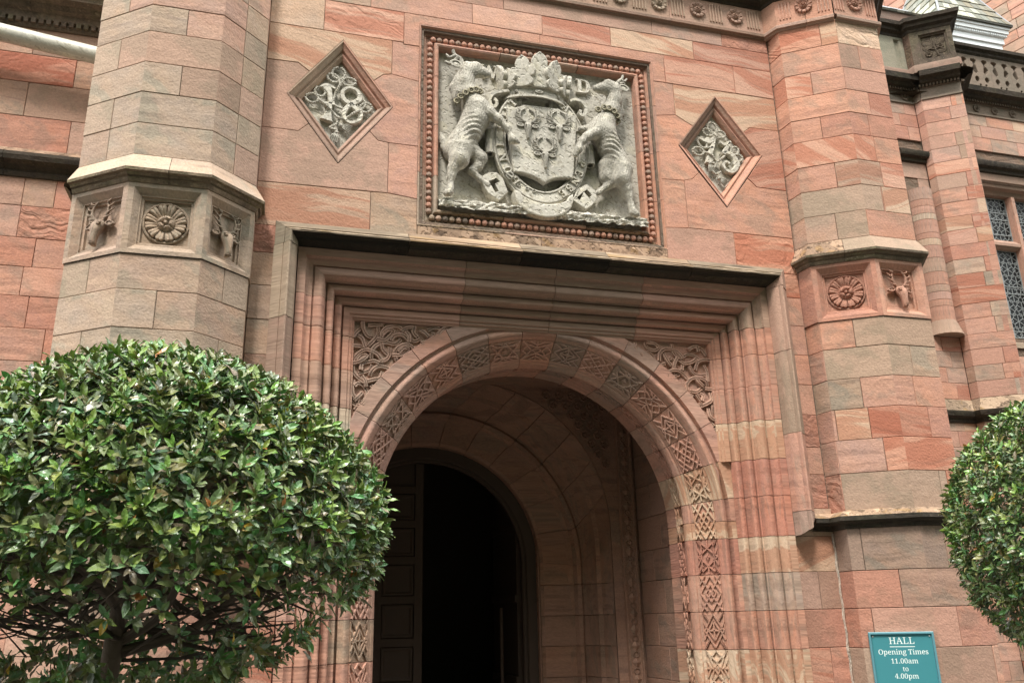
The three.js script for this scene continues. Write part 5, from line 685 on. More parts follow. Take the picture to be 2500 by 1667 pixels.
// ---------------------------------------------------------------- right wing
ZONE = [.53, .315, .235];
{ const w = thing('right_wing', 'set back red sandstone wing with angled pier, leaded windows and blackened balustrade', 'building'), z = -2.5, F = frame([0, 0, z], [1, 0, 0], [0, 0, 1]);
  const plan = [[8.6, z], [9.41, z], [9.43, -2.365], [9.905, -2.03], [10.22, -2.5], [16, z]];
  mesh('wall_core', fin(join([extr(plan, 0, 5.3, -.03), box(6.7, 10.35, 5.3, 9.3, z - .6, z - .03), box(10.35, 16, 7.95, 9.3, z - .6, z - .03), box(13.3, 16, 5.3, 8, z - .6, z - .03), box(6.6, 16, 5.2, 5.35, -3.6, z - .03), box(10.2, 16, 0, 9.3, -4.2, -4.0), box(6.6, 16, 9.2, 9.35, -6.5, z), box(6.6, 6.8, 0, 9.3, -6.5, -1.2), extr([[9.41, z], [9.43, -2.365], [9.905, -2.03], [10.22, -2.5]], 5, 9.3, -.03)]), [.2, .13, .09]), M.rough, w);
  const S = plen(plan), pal = ['sal.p', 'pink.p', 'red.p', 'sal.p', 'orange.p', 'pink.s:5', 'rose.p', 'cream.s:6', 'tan.p', 'sal.g', 'tan.p'], pick = () => pal[Math.floor(R() * pal.length)];
  // piers and walls in courses of about 0.23
  const pier = [[9.41, z], [9.43, -2.365], [9.905, -2.03], [10.22, -2.5]], PS = plen(pier), lowP = ['grey.p', 'beige.p', 'tan.p', 'grey.g', 'olive.g', 'sal.p'], midP = ['cream.s:8', 'cream.s:14', 'cream.s:20', 'sal.p', 'cream.s:10', 'pink.s'];
  let y = 9.2, i = 0; while (y > .15) { const h = [.235, .22, .24, .225][i % 4], y0 = y - h, c = () => y > 7.75 ? ['sal.p', 'tan.g', 'pink.p', 'fleck.s:5', 'red.p', 'sal.g'][Math.floor(R() * 6)] : y > 6.75 ? midP[Math.floor(R() * 6)] : ['sal.p', 'tan.p', 'grey.p', 'beige.p', 'sal.s:6', 'red.p', 'sal.g'][Math.floor(R() * 7)];
    const j = i % 2 ? PS[1] + .36 : PS[1] + .40 - (i % 3) * .02; const one = i % 3 === 2;
    if (one) stone(w, wrap(pier, 0, PS[2] - .0, y0, y, { proud: jp() }), c()); else { stone(w, wrap(pier, 0, j, y0, y, { proud: jp() }), c()); stone(w, wrap(pier, j, PS[2], y0, y, { proud: jp() }), c()); }
    stone(w, wrap(pier, PS[2], PS[3], y0, y), c());
    // wall to the left of the pier
    if (y0 > 8.3 || y < 5.3) { const x = i % 2 ? 9.08 : 9.2; stone(w, block(rectp(8.62, x, y0, y), F, { proud: jp() }), pick()); stone(w, block(rectp(x, 9.41, y0, y), F, { proud: jp() }), pick()); }
    for (const [xa, xb] of i % 2 ? [[6.7, 7.3], [7.3, 7.95], [7.95, 8.62]] : [[6.7, 7.0], [7.0, 7.7], [7.7, 8.62]]) stone(w, block(rectp(xa, xb, y0, y), F, { proud: jp() }), pick());
    // wall to the right
    if (y0 > 8.28 || y < 5.2) { const xs = [10.22, ...(i % 2 ? [10.62, 11.12, 11.65, 12.2] : [10.78, 11.3, 11.9, 12.4]), 13.2]; for (let k = 0; k < 5; k++) stone(w, block(rectp(xs[k], xs[k + 1], y0, y), F, { proud: jp() }), pick()); }
    y = y0; i++; }
  // banded shaft and small window head left of the pier
  { let yy = 7.62; i = 0; const cs = ['rose.p', 'sal.p', 'pink.p', 'cream.p', 'sal.p', 'sal.p', 'cream.p', 'sal.p', 'tan.p', 'sal.p', 'tan.p', 'pink.p', 'sal.p', 'sal.p']; while (yy > 5.5) { const h = [.2, .11, .12, .1, .22, .09, .11, .2, .22][i % 9]; const q = spec(cs[i % 14]); const g = new THREE.CylinderGeometry(.2, .2, h - .006, 20, 1); g.translate(9.2, yy - h / 2, -2.56); mesh('shaft_drum', fin(g, q.color, { crease: .7 }), q.mat, w); yy -= h; i++; }
    mesh('window_head', fin(join([box(8.7, 9.41, 7.85, 8.30, z - .3, z - .015), box(9.22, 9.41, 7.62, 7.86, z - .3, z - .02), box(8.7, 9.4, 5.1, 7.9, z - .5, z - .25)]), C.rose), M.grey, w); const s = new THREE.CylinderGeometry(.2, .27, .22, 18, 1, false, 0, 6.3); s.scale(1, 1, 1); s.translate(9.2, 5.40, -2.56); mesh('shaft_base', fin(s, C.tan, { crease: .7 }), M.grey, w); }
  // hood moulds, window head and lights
  const hood = (x0, x1) => mesh('hood_mould', run([[x0, z], [x1, z]], 0, x1 - x0, [[-.02, 8.10], [.02, 8.12], [.03, 8.17], [.08, 8.19], [.10, 8.23], [.10, 8.27], [.0, 8.33], [-.02, 8.33]], { color: jit(C.dark) }), M.soot, w);
  hood(8.9, 9.47); hood(10.2, 13.4);
  const head = [[-.3, 7.80], [-.16, 7.815], [-.13, 7.88], [-.06, 7.90], [-.04, 7.96], [-.01, 7.98], [-.01, 8.12], [-.05, 8.12]]; mesh('window_head', run([[10.25, z], [13.4, z]], 0, 3.15, head, { color: C.brown }), M.grey, w);
  const win = part('window', w, 'leaded window with stone mullion and transom'), st = (g, s) => { const q = spec(s); mesh('mullion', fin(g, q.color, { crease: .4 }), q.mat, win); };
  const mull = (x, y0, y1, s) => { const r = y => [[x - .055, z - .3], [x - .055, z - .2], [x - .03, z - .12], [x + .03, z - .12], [x + .055, z - .2], [x + .055, z - .3]].map(q => [q[0], y, q[1]]); st(loft([r(y0), r(y1)].reverse()), s); };
  mull(11.10, 5.3, 7.8, 'sal.p'); mull(11.58, 5.3, 7.8, 'tan.p'); mull(12.06, 5.3, 7.8, 'sal.p'); mull(12.54, 5.3, 7.8, 'sal.p'); mull(13.02, 5.3, 7.8, 'tan.p'); st(box(12.57, 13.35, 5.3, 7.85, z - .3, z - .21), 'sal.p');
  const tr = y => run([[10.5, z], [13.3, z]], 0, 2.8, [[-.3, y], [-.2, y + .005], [-.13, y + .05], [-.13, y + .10], [-.2, y + .17], [-.3, y + .18]], { color: jit(C.rose) }); mesh('transom', tr(6.88), M.plain, win); mesh('window_sill', run([[10.4, z], [13.3, z]], 0, 2.9, [[-.02, 5.2], [.0, 5.2], [.0, 5.28], [-.28, 5.44], [-.3, 5.44]], { color: C.grey }), M.grey, win);
  const glass = new THREE.MeshPhysicalMaterial({ color: new THREE.Color().setRGB(.015, .017, .018), roughness: .2, specularIntensity: .2 }), lead = std({ color: new THREE.Color().setRGB(.25, .27, .27), roughness: .55 }), zg = z - .23;
  for (const [x0, x1] of [[10.665, 11.045], [11.155, 11.525], [11.635, 12.005], [12.115, 12.485]]) for (const [y0, y1] of [[7.05, 7.80], [5.44, 6.89]]) {
    mesh('pane', fin(box(x0 - .01, x1 + .01, y0, y1, zg - .02, zg - .012), [1, 1, 1]), glass, win);
    const o = [], seg = (a, b, c, d, r = .0042) => { const l = Math.hypot(c - a, d - b); if (l < .004) return; const g = new THREE.BoxGeometry(l, r * 2, r * 2); g.rotateZ(Math.atan2(d - b, c - a)); g.translate((a + c) / 2, (b + d) / 2, zg - .008); o.push(g); };
    const cl = (a, b, c, d) => { // clip to the light
      let t0 = 0, t1 = 1; const dx = c - a, dy = d - b; for (const [p, q] of [[-dx, a - x0], [dx, x1 - a], [-dy, b - y0], [dy, y1 - b]]) { if (Math.abs(p) < 1e-9) { if (q < 0) return; } else { const r = q / p; if (p < 0) t0 = Math.max(t0, r); else t1 = Math.min(t1, r); } } if (t0 < t1) seg(a + dx * t0, b + dy * t0, a + dx * t1, b + dy * t1); };
    const a = .165, b = a * Math.sqrt(3) / 2; // stars of rhombs round the knots of a triangular lattice
    for (let r = -1; r < (y1 - y0) / b + 1; r++) for (let q = -1; q < 4; q++) { const X = x0 + .03 + q * a * 1.5 + (r % 2 ? a * .75 : 0), Y = y1 - .10 - r * b * 1.5; for (let k = 0; k < 6; k++) { const t = k * Math.PI / 3 + Math.PI / 6, u = t + Math.PI / 6; cl(X, Y, X + Math.cos(t) * a * .62, Y + Math.sin(t) * a * .62); const v = t + Math.PI / 3; const mx = X + Math.cos(u) * a * .9, my = Y + Math.sin(u) * a * .9; cl(X + Math.cos(t) * a * .62, Y + Math.sin(t) * a * .62, mx, my); cl(mx, my, X + Math.cos(v) * a * .62, Y + Math.sin(v) * a * .62); } }
    for (const x of [x0, x1]) o.push(box(x - .01, x + .01, y0, y1, zg - .012, zg + .004)); for (const yy of [y0 + .01, y1 - .01, y0 + .11, (y0 + y1) / 2 + .12, (y0 + y1) / 2]) o.push(box(x0, x1, yy - .006, yy + .006, zg - .012, zg + .002));
    mesh('lead_lattice', fin(join(o), [1, 1, 1]), lead, win);
  }
  // lower string course
  const sp = plan.slice(0, 5); for (const [a, b] of [[0, .81], [.81, 1.53], [1.53, 2.09]]) { mesh('string_course', run(sp, a, b, [[-.02, 4.02], [.02, 4.03], [.03, 4.08], [.08, 4.11], [.10, 4.16], [.10, 4.18]], { color: C.dark, ends: false }), M.soot, w); mesh('string_course', run(sp, a, b, [[.10, 4.18], [.07, 4.22], [.0, 4.36], [-.03, 4.37]], { color: C.beige, ends: false }), M.lichen, w); }
  // frieze, cornice and balustrade
  const cor = [[-.01, 9.15], [.02, 9.16], [.02, 9.19], [.005, 9.20], [.005, 9.36], [.03, 9.365], [.04, 9.40], [.10, 9.42], [.12, 9.46], [.20, 9.48], [.22, 9.56], [.16, 9.60], [-.05, 9.66]];
  const E = S[S.length - 1], cuts = [0, S[1] - .02, S[2], S[3], S[4], S[4] + 2, E]; for (let k = 0; k < 6; k++) { mesh('frieze', run(plan, cuts[k], cuts[k + 1], cor.slice(0, 6), { color: jit(C.dgrey), ends: false }), M.grey, w); mesh('cornice', run(plan, cuts[k], cuts[k + 1], cor.slice(5), { color: jit(C.dark), ends: false }), M.soot, w); }
  { const d = []; for (let s = .1; s < S[4] + 2.6; s += .05) { const q = cut(plan, s, s + .024); for (const c of q.slice(0, 1)) { const g = box(-.012, .012, -.018, .018, -.01, .03), n = [c.nx, 0, c.nz]; place(g, frame([c.x, 0, c.z], [c.nz, 0, -c.nx], n), 0, 9.385, .035); d.push(g); } } mesh('dentil', fin(join(d), C.dgrey), M.soot, w).userData.kind = 'stuff';
    const rg = rosette(.07, .028, 8); for (const x of [9.23, 10.62, 10.98, 11.34, 11.7]) mesh('rosette', fin(place(rg.clone(), F, x, 9.28, .008), C.dgrey), M.grey, w); }
  // pedestal over the pier: sunk panels carved with a flowering spray
  const ped = part('pedestal', w, 'blackened pedestal carved with a spray of leaves and flowers'), pp = grow(plan, .02), Q = plen(pp);
  const y0 = 9.70, y1 = 10.42;
  mesh('pedestal_core', fin(join([extr(plan.slice(0, 5), 9.3, 10.5, -.1)]), C.dark), M.soot, ped);
  mesh('pedestal_base', run(pp, 0, Q[4], [[-.02, 9.62], [.045, 9.63], [.045, 9.73], [.02, 9.78], [-.02, 9.80]], { color: jit(C.rose.map(v => v * .6)), ends: false }), M.grey, ped);
  mesh('pedestal_cap', run(pp, 0, Q[4], [[-.02, 10.38], [.01, 10.40], [.02, 10.44], [.07, 10.47], [.08, 10.52], [.13, 10.54], [.14, 10.60], [.05, 10.64], [-.3, 10.68]], { color: jit(C.dark), ends: false }), M.soot, ped);
  for (let k = 0; k < 4; k++) { const { F: f, w: wd } = faceF(pp, k), cy = 10.09, m = { color: jit(k === 2 ? C.dgrey.map(v => v * .8) : C.brown.map(v => v * .62)), mat: k === 0 ? M.grey : M.soot }; const hw = Math.max(.01, k === 0 ? wd / 2 : wd / 2);
    if (k === 2) { mesh('sunk_panel', fin(steps(f, [[rc(0, cy, hw, .32), 0], [rc(.03, cy, .205, .235), 0], [rc(.03, cy, .19, .22), -.03], [rc(.03, cy, .175, .205), -.03], [rc(.03, cy, .172, .20), -.06]]), m.color), m.mat, ped);
      const o = [], lf = (x, y, l, a) => { const g = new THREE.TorusGeometry(1, .22, 5, 14); g.scale(l * .32, l * .5, .02); g.translate(0, l * .5, 0); g.rotateZ(a); g.translate(x, y, 0); o.push(g); const s = new THREE.SphereGeometry(1, 8, 6); s.scale(l * .28, l * .45, .012); s.translate(0, l * .5, 0); s.rotateZ(a); s.translate(x, y, -.004); o.push(s); };
      lf(-.03, .03, .15, .9); lf(.02, .05, .14, .05); lf(.05, .04, .16, -.75); lf(-.04, -.02, .12, 1.35); lf(.04, -.06, .12, -1.9); lf(.03, -.07, .13, 2.6); lf(-.02, 0, .1, .4); for (const [x, y] of [[.09, .0], [-.09, -.11]]) { const g = rosette(.055, .018, 7); g.translate(x, y, 0); o.push(g); } o.push(tube([[.05, -.17, 0], [.01, -.05, .012], [0, .1, .01]], .014, 6)); for (const k of [-1, 1]) o.push(tube([[.01, -.05, .008], [k * .08, -.03, .012], [k * .13, -.08, 0]], .011, 6));
      mesh('carved_spray', fin(place(join(o), f, .03, cy, -.055), C.dgrey), M.soot, ped); }
    else if (k === 0) mesh('sunk_panel', fin(steps(f, [[rc(0, cy, hw, .32), 0], [rc(.27, cy, .055, .26), 0], [rc(.27, cy, .04, .235), -.035]]), [.30, .27, .20]), m.mat, ped);
    else mesh('pedestal_face', fin(steps(f, [[rc(0, cy, hw, .32), 0], [rc(0, cy, hw * .8, .3), .001]]), m.color), m.mat, ped); }
  const bal = part('balustrade', w, 'pierced stone balustrade, black with soot'); const bz = z + .03;
  for (let k = 0; k < 11; k++) { const X = 10.24 + k * .415; const s = new THREE.Shape([[X, 9.62], [X + .411, 9.62], [X + .411, 10.33], [X, 10.33]].map(q => new THREE.Vector2(...q))); const hole = p => s.holes.push(new THREE.Path(p.map(q => new THREE.Vector2(X + .2055 + q[0], 9.62 + q[1]))));
    for (const m of [-1, 1]) { const q = [[.035, .60], [.075, .63], [.125, .62], [.135, .575], [.105, .555], [.10, .50], [.13, .44], [.11, .37], [.075, .33], [.045, .37], [.055, .45], [.065, .52]].map(([a, b]) => [a * m * 1.34 - .006 * m, b]); hole(m < 0 ? q.reverse() : q); const c = [...Array(8)].map((_, i) => [m * (.098 + .05 * Math.cos(i * .785)), .235 + .06 * Math.sin(i * .785)]); hole(m < 0 ? c.reverse() : c); const d = [...Array(6)].map((_, i) => [m * (.055 + .026 * Math.cos(i * 1.047)), .125 + .026 * Math.sin(i * 1.047)]); hole(m < 0 ? d.reverse() : d); }
    const g = new THREE.ExtrudeGeometry(s, { depth: .13, bevelEnabled: true, bevelSize: .006, bevelThickness: .008, bevelSegments: 1 }); g.translate(0, 0, bz - .14); mesh('pierced_panel', fin(g, jit(C.dgrey.map(v => v * .95))), M.grey, bal); }
  for (let k = 0; k < 5; k++) mesh('handrail', run([[10.2 + k * .95, bz], [11.15 + k * .95, bz]], 0, .95, [[-.16, 10.30], [-.0, 10.305], [.03, 10.33], [.04, 10.37], [.09, 10.39], [.10, 10.44], [.06, 10.475], [-.18, 10.5]], { color: jit(C.dark) }), M.soot, bal);
}
// ---------------------------------------------------------------- behind: slate-roofed lantern, slate roof and a taller block
{ const l = thing('roof_lantern', 'small white lantern with hipped slate roof rising behind the balustrade', 'roof lantern'); const x0 = 14.08, x1 = 16.06, zf = -6, zb = -7.98, ye = 14.56, xm = (x0 + x1) / 2, zm = (zf + zb) / 2, ya = 17.2;
  const white = std({ color: new THREE.Color().setRGB(.66, .70, .70), roughness: .6 });
  mesh('timber_body', fin(join([box(x0 + .22, x1 - .22, 9, 14.1, zb + .22, zf - .22), box(x0 + .16, x1 - .16, 13.98, 14.14, zb + .16, zf - .16), box(x0 + .12, x1 - .12, 14.14, 14.30, zb + .12, zf - .12), box(x0 + .08, x1 - .08, 14.30, 14.37, zb + .08, zf - .08), box(x0 + .03, x1 - .03, 14.37, 14.47, zb + .03, zf - .03), box(x0, x1, 14.47, 14.54, zb, zf), ...[0, 1, 2].map(i => box(x0 + .3 + i * .62, x0 + .36 + i * .62, 11, 14, zf - .23, zf - .2))]), [1, 1, 1]), white, l);
  { const d = []; for (let i = 0; i < 34; i++) d.push(box(x0 + .1 + i * .054, x0 + .132 + i * .054, 14.31, 14.36, zf - .09, zf - .055)); mesh('dentil', fin(join(d), [1, 1, 1]), white, l).userData.kind = 'stuff'; }
  const slate = std({ map: tGrey, bumpMap: bRough, bumpScale: .01, vertexColors: true, roughness: .7 }), ap = [xm, ya, zm], cor = [[x0 - .04, ye, zf + .04], [x1 + .04, ye, zf + .04], [x1 + .04, ye, zb - .04], [x0 - .04, ye, zb - .04]];
  for (const f of [3, 0, 1]) { const A = cor[f], B = cor[(f + 1) % 4], n = 11; const nn = new THREE.Vector3(...sub(B, A)).cross(new THREE.Vector3(...sub(ap, A))).normalize(), nv = [nn.x, nn.y, nn.z];
    for (let r = 0; r < n; r++) { const t0 = r / n, t1 = Math.min(1, (r + 1.25) / n), a = q => [0, 1, 2].map(i => mix(A[i], ap[i], q)), b = q => [0, 1, 2].map(i => mix(B[i], ap[i], q)), L = Math.hypot(...sub(b(t0), a(t0))), m = Math.max(1, Math.round(L / .2)); for (let k = 0; k < m; k++) { const u0 = Math.max(0, (k + (r % 2 ? -.25 : 0)) / m), u1 = Math.min(1, (k + (r % 2 ? .75 : 1)) / m); if (u1 - u0 < .02) continue; const P = (u, t, h) => { const p = a(t), q = b(t); return [0, 1, 2].map(i => mix(p[i], q[i], u) + nv[i] * h); }, e = .004; const lift = .024 + rr(0, .008), c = [[P(u0 + e, t0, lift), P(u1 - e, t0, lift), P(u1 - e, t1, .004), P(u0 + e, t1, .004)], [P(u0 + e, t0, .0), P(u1 - e, t0, .0), P(u1 - e, t1, -.01), P(u0 + e, t1, -.01)]]; const G = new GB(); G.quad(...c[0]); for (let i = 0; i < 4; i++) G.quad(c[1][i], c[1][(i + 1) % 4], c[0][(i + 1) % 4], c[0][i]); const pal = R(); mesh('slate', fin(G.geo(), pal < .18 ? [.50, .49, .40] : jit([.235, .225, .175], .2)), slate, l); } } }
  mesh('lead_hip', fin(join([tube([cor[0], ap], .028, 6, 1, 2), tube([cor[1], ap], .028, 6, 1, 2), tube([cor[3], ap], .03, 6, 1, 2)]), [.28, .29, .31]), std({ vertexColors: true, roughness: .5 }), l); mesh('eaves_board', fin(join([box(x0 - .05, x1 + .05, ye - .03, ye + .012, zf - .02, zf + .05), box(x0 - .05, x0, ye - .03, ye + .012, zb, zf)]), [.10, .10, .085]), M.plain, l);
  const rf = thing('slate_roof', 'low slate roof slope with lead ridge beside the lantern at upper right', 'roof'); for (let r = 0; r < 9; r++) for (let k = 0; k < 14; k++) { const xa = 11.6 + k * .2 + (r % 2) * .1, t0 = r / 9, t1 = (r + 1.3) / 9, P = (x, t, h) => [x, mix(14.3, 15.45, t) + h, mix(-5.9, -7.2, t) + h * .8], G = new GB(), h = .02 + rr(0, .01); G.quad(P(xa + .004, t0, h), P(xa + .196, t0, h), P(xa + .196, t1, .004), P(xa + .004, t1, .004)); G.quad(P(xa + .004, t0, -.01), P(xa + .196, t0, -.01), P(xa + .196, t0, h), P(xa + .004, t0, h)); mesh('slate', fin(G.geo(), R() < .25 ? [.5, .5, .42] : jit([.25, .245, .2], .2)), slate, rf); }
  const rl = new THREE.CylinderGeometry(.07, .07, 3.2, 12); rl.rotateZ(Math.PI / 2); rl.translate(13.2, 15.66, -7.3); mesh('lead_ridge', fin(join([rl, box(11.6, 14.8, 15.36, 15.6, -7.32, -7.24)]), [.42, .44, .47]), std({ vertexColors: true, roughness: .45 }), rf); mesh('roof_body', fin(box(11.6, 14.2, 9.3, 14.3, -9, -5.95), [.2, .13, .1]), M.plain, rf);
}
{ const b = thing('tall_block', 'tall red sandstone block rising behind the lantern at top right', 'building'); const P0 = [17.9, -7.0], d = [.284, .959], n = [-.959, .284]; const F = frame([P0[0], 0, P0[1]], [d[0], 0, d[1]], [n[0], 0, n[1]]);
  const G = new GB(), L = 14; mesh('wall_core', fin(block(rectp(-L, 2.5, 0, 24), F, { t: 3, proud: -.02 }), [.2, .13, .09]), M.rough, b);
  let i = 0; for (let y = 12.2; y < 21; y += .3, i++) { const xs = [-9]; let x = -9; while (x < 2.4) { x += .45 + R() * .75; xs.push(Math.min(x, 2.5)); } for (let k = 0; k < xs.length - 1; k++) stone(b, block(rectp(xs[k], xs[k + 1], y, y + .3), F, { g: .006, b: .012, proud: jp() }), ['sal.p', 'orange.p', 'sal.p', 'pink.p', 'grey.p', 'red.p', 'tan.g', 'fleck.s:10'][Math.floor(R() * 8)]); }
  mesh('hood_mould', fin(join([box(0, 1, 0, .2, 0, .2)].map(g => { g.scale(3, 1, 1); place(g, F, -9, 17.6, 0); return g; })), C.dgrey), M.soot, b);
}
ZONE = null;
// ---------------------------------------------------------------- notice board on the tower base
{ const a = baseR[1], c = baseR[2], l = Math.hypot(c[0] - a[0], c[1] - a[1]), u = [(c[0] - a[0]) / l, 0, (c[1] - a[1]) / l], n = segN(a, c), F = frame([5.085 + (5.52 - 5.085) / 2, 0, .26 + .14], u, [n[0], 0, n[1]]);
  const s = thing('notice_board', 'teal notice board with white opening times fixed to the right tower base', 'sign'); const hw = .26, y1 = 1.405, y0 = .72;
  const teal = std({ color: new THREE.Color().setRGB(.06, .20, .22), roughness: .45 }), pale = std({ color: new THREE.Color().setRGB(.10, .26, .30), roughness: .4 });
  const W2 = 512, H2 = 680, cv = document.createElement('canvas'); cv.width = W2; cv.height = H2; const g = cv.getContext('2d'); g.fillStyle = '#3b8289'; g.fillRect(0, 0, W2, H2); g.fillStyle = '#e9f0ea'; g.textAlign = 'center';
  const line = (t, y, px) => { g.font = `${px}px serif`; g.fillText(t, W2 / 2, y); };
  line('HALL', 86, 78); g.fillRect(W2 / 2 - 104, 106, 208, 6); line('Opening Times', 173, 58); line('11.00am', 248, 56); line('to', 312, 53); line('4.00pm', 373, 56);
  const t = new THREE.CanvasTexture(cv); t.colorSpace = THREE.SRGBColorSpace; t.anisotropy = 8;
  const face = new THREE.PlaneGeometry(hw * 2 - .03, y1 - y0 - .03); place(face, F, 0, (y0 + y1) / 2, .034); mesh('board', face, std({ map: t, roughness: .5 }), s);
  const fr = steps(F, [[rc(0, (y0 + y1) / 2, hw, (y1 - y0) / 2), .0], [rc(0, (y0 + y1) / 2, hw, (y1 - y0) / 2), .045], [rc(0, (y0 + y1) / 2, hw - .006, (y1 - y0) / 2 - .006), .05], [rc(0, (y0 + y1) / 2, hw - .017, (y1 - y0) / 2 - .017), .05], [rc(0, (y0 + y1) / 2, hw - .022, (y1 - y0) / 2 - .022), .033]], false); mesh('frame', fin(fr, [1, 1, 1]), pale, s);
  { const o = []; for (const [q, r] of [[-1, 1], [1, 1], [-1, -1], [1, -1]]) { const c2 = new THREE.CylinderGeometry(.006, .006, .008, 10); c2.rotateX(Math.PI / 2); place(c2, F, q * (hw - .035), (y0 + y1) / 2 + r * ((y1 - y0) / 2 - .035), .037); o.push(c2); } mesh('screw', fin(join(o), [.5, .5, .48]), M.plain, s); }
  mesh('backing', fin(block(rc(0, (y0 + y1) / 2, hw - .004, (y1 - y0) / 2 - .004), F, { t: .0, g: 0, b: .001, proud: .03 }), [1, 1, 1]), teal, s);
}
// ---------------------------------------------------------------- clipped bay trees
const leafGeo = (() => { // pointed, folded, slightly curled leaf, unit length along +z, upper face +y
  const G = new GB(), n = 6, wd = t => .19 * Math.pow(Math.sin(Math.PI * Math.pow(t, .85)), .8), P = (t, s) => { const w = wd(t) * s, k = Math.abs(s); return [w, .10 * k * wd(t) * 4 - .22 * t * t + .05 * Math.sin(t * 9 + s) * k, t]; };
  for (let i = 0; i < n; i++) for (const s of [-1, 1]) { const a = P(i / n, 0), b = P((i + 1) / n, 0), c = P((i + 1) / n, s), d = P(i / n, s); s > 0 ? (G.tri(a, b, c), i && G.tri(a, c, d)) : (G.tri(a, c, b), i && G.tri(a, d, c)); }
  const g = mergeVertices(G.geo()); g.deleteAttribute('normal'); g.computeVertexNormals(); return g;
})();
const leafM = new THREE.MeshPhysicalMaterial({ color: 0xffffff, roughness: .32, side: THREE.DoubleSide, specularIntensity: 1, clearcoat: .35, clearcoatRoughness: .36 });
const barkM = std({ color: new THREE.Color().setRGB(.15, .115, .085), roughness: .9, bumpMap: bRough, bumpScale: .01 });
function bayTree(label, o) {
  R = rng(o.seed); const t = thing('bay_tree', label, 'clipped tree', [o.x, 0, o.z]), cy = o.cy, up = new THREE.Vector3(0, 1, 0);
  const surf = (th, e) => { // direction -> radius of the clipped dome
    const s = Math.sin(e), h = s > 0 ? o.top : o.bot, ce = Math.cos(e), k = Math.pow(Math.pow(Math.abs(ce / o.r), o.p) + Math.pow(Math.abs(s / h), o.p), -1 / o.p) * (1 + .05 * (fbm(th / 6.2832 + .5, e / 3.2 + .5, 5, 5, 3) - .5) * 2); return new THREE.Vector3(Math.cos(th) * ce * k, s * k, Math.sin(th) * ce * k); };
  // trunk and branches
  const tr = tube([[o.tx, 0, o.tz], [o.tx + .02, .6, o.tz], [o.tx - .01, 1.1, o.tz + .02], [o.tx, cy - o.bot * .5, o.tz], [o.tx * .4, cy + o.top * .2, o.tz * .4]], o.tr, 10, .45, 24); mesh('trunk', fin(tr, [1, 1, 1]), barkM, t);
  const br = [], twig = (a, b, r, sag) => { const m = a.clone().lerp(b, .5); m.x += rr(-.05, .05); m.y += rr(-.04, .04) - sag; m.z += rr(-.05, .05); const m2 = a.clone().lerp(b, .78); m2.x += rr(-.04, .04); m2.y += rr(-.03, .03) - sag * .6; m2.z += rr(-.04, .04); br.push(tube([a, m, m2, b].map(v => [v.x, v.y, v.z]), r, 5, .35, 6)); return m2; };
  for (let i = 0; i < 7; i++) { const th = i * .9 + .3, s = surf(th, -.15).multiplyScalar(.6); br.push(tube([[o.tx * .8, cy - o.bot * .75 + i * .04, o.tz * .8], [s.x * .35, cy - o.bot * .62 + i * .05, s.z * .35], [s.x, cy + s.y - .02, s.z]], .021, 7, .45, 10)); }
  for (let i = 0; i < o.nb; i++) { const th = i * 2.39996 + rr(-.3, .3), e = i % 3 === 2 ? rr(.1, 1.2) : rr(-.75, .0), s = surf(th, e).multiplyScalar(rr(.86, .97)), y0 = cy + rr(-o.bot * .8, o.bot * .1) + (e > 0 ? .25 : 0), a = new THREE.Vector3(mix(o.tx, 0, .3), y0, mix(o.tz, 0, .3)), b = new THREE.Vector3(s.x, cy + s.y, s.z); const m = twig(a, b, rr(.006, .011), rr(-.03, .07));
    for (let k = 0; k < 4; k++) { const q = a.clone().lerp(m, rr(.4, 1)), u = surf(th + rr(-.5, .5), Math.max(-.9, e + rr(-.3, .35))).multiplyScalar(rr(.8, 1)), v = new THREE.Vector3(u.x, cy + u.y, u.z), m3 = twig(q, v, rr(.003, .0055), rr(-.03, .04)); if (k === 1) { const u2 = surf(th + rr(-.7, .7), Math.max(-.9, e + rr(-.3, .3))).multiplyScalar(rr(.75, 1)); twig(m3, new THREE.Vector3(u2.x, cy + u2.y, u2.z), rr(.002, .0035), rr(-.02, .03)); } } }
  const bm = mesh('branch', fin(join(br), [1, 1, 1]), barkM, t); bm.userData.kind = 'stuff';
  // shoots: rosettes of leaves over the clipped surface and a little inside it
  const L = [], q = new THREE.Quaternion(), zA = new THREE.Vector3(0, 0, 1);
  for (let i = 0; i < o.shoots; i++) {
    const v = 1 - 2 * (i + .5) / o.shoots, e = Math.asin(v) + rr(-.05, .05), th = i * 2.399963 + rr(-.15, .15); const sparse = sst(o.s0, o.s1, e); // thin towards the underside
    const patch = fbm(th / 6.2832 + 1, e / 3.2 + 1, 7, 5, 3); if (R() < sparse * (.972 - (patch > .55 ? .34 : 0))) continue; if (patch < o.gap && R() < .7) continue;
    if (sparse > .4 && R() < .35) continue; const depth = sparse > .4 || R() < .62 ? rr(.96, 1.025) : rr(.70, .96) , s = surf(th, e).multiplyScalar(depth), out = s.clone().normalize(), ax = out.clone().lerp(up, .25 + .2 * R()).add(new THREE.Vector3(rr(-.3, .3), rr(-.15, .3), rr(-.3, .3))).normalize();
    const n = 5 + Math.floor(R() * 5), young = R() < .22 && e > -.1, base = new THREE.Vector3(s.x, cy + s.y, s.z), ph = R() * 6.28, side = new THREE.Vector3(ax.z, ax.x, -ax.y).cross(ax).normalize(), side2 = ax.clone().cross(side);
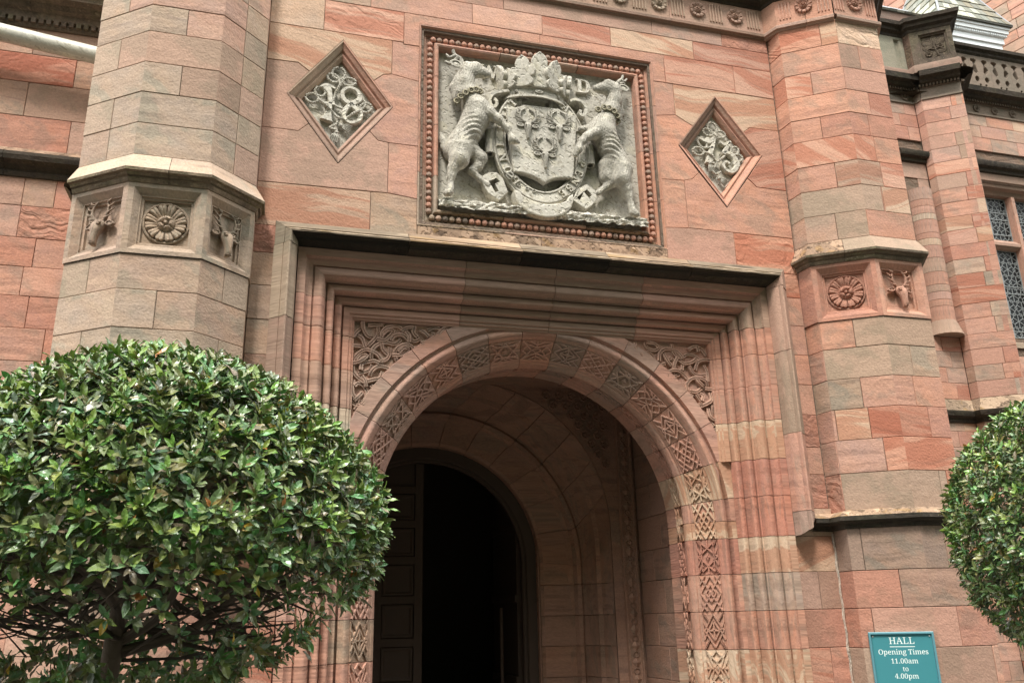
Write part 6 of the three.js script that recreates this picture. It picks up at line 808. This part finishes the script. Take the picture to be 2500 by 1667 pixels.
    for (let k = 0; k < n; k++) {
      const a = ph + k * 2.4, open = mix(.45, 1.35, k / n) + rr(-.2, .2), dir = ax.clone().multiplyScalar(Math.cos(open)).addScaledVector(side, Math.sin(open) * Math.cos(a)).addScaledVector(side2, Math.sin(open) * Math.sin(a)).normalize();
      const len = o.leaf * rr(.6, 1.35) * (k < 2 ? .8 : 1), nrm = ax.clone().addScaledVector(dir, -ax.dot(dir)).normalize(); if (nrm.lengthSq() < .5) continue; const xA = nrm.clone().cross(dir).normalize(); const m = new THREE.Matrix4().makeBasis(xA, nrm, dir); m.scale(new THREE.Vector3(len * rr(.9, 1.25), len, len)); m.setPosition(base.clone().addScaledVector(ax, -k * .006 * o.leaf / .08).addScaledVector(dir, .006));
      const yl = R(), c = yl < .004 ? [.62, .42, .05] : yl < .008 ? [.40, .16, .04] : young && k < 4 ? [.20 * rr(.8, 1.2), .31 * rr(.85, 1.15), .06] : [.155 * rr(.6, 1.4), .22 * rr(.65, 1.35), .075 * rr(.6, 1.45)];
      L.push({ m, c, d: new THREE.Vector3(base.x + o.x, base.y, base.z + o.z).distanceTo(camera.position), f: depth });
    }
  }
  const near = [...L.keys()].filter(i => L[i].f > .95).sort((a, b) => L[a].d - L[b].d).slice(0, 300), set = new Set(near), rest = L.filter((_, i) => !set.has(i));
  const inst = new THREE.InstancedMesh(leafGeo, leafM, rest.length); inst.name = 'foliage'; inst.userData.kind = 'stuff'; inst.castShadow = inst.receiveShadow = true; rest.forEach((l, i) => { inst.setMatrixAt(i, l.m); inst.setColorAt(i, new THREE.Color().setRGB(...l.c)); }); t.add(inst);
  const tones = new Map(); for (const i of near) { const l = L[i], key = l.c.map(v => Math.round(v * 60)).join(); if (!tones.has(key)) { const m = leafM.clone(); m.color.setRGB(...l.c); tones.set(key, m); } const o2 = mesh('leaf', leafGeo, tones.get(key), t); o2.applyMatrix4(l.m); }
  return t;
}
bayTree('large clipped bay tree in front of the left tower, bare twigs showing beneath', { x: -.415, z: 3.5, cy: 1.93, r: .83, top: .65, bot: .56, p: 1.97, leaf: .051, shoots: 7200, tx: -.09, tz: .03, s0: -.04, s1: -.44, tr: .055, nb: 42, gap: .24, seed: 21 });
bayTree('second clipped bay tree, cut by the right edge beside the notice board', { x: 4.47, z: 3.31, cy: 1.95, r: .80, top: .80, bot: .70, p: 2.2, leaf: .046, shoots: 6000, tx: 0, tz: 0, s0: -.25, s1: -.9, tr: .04, nb: 42, gap: .22, seed: 35 });
renderer.render(scene, camera);
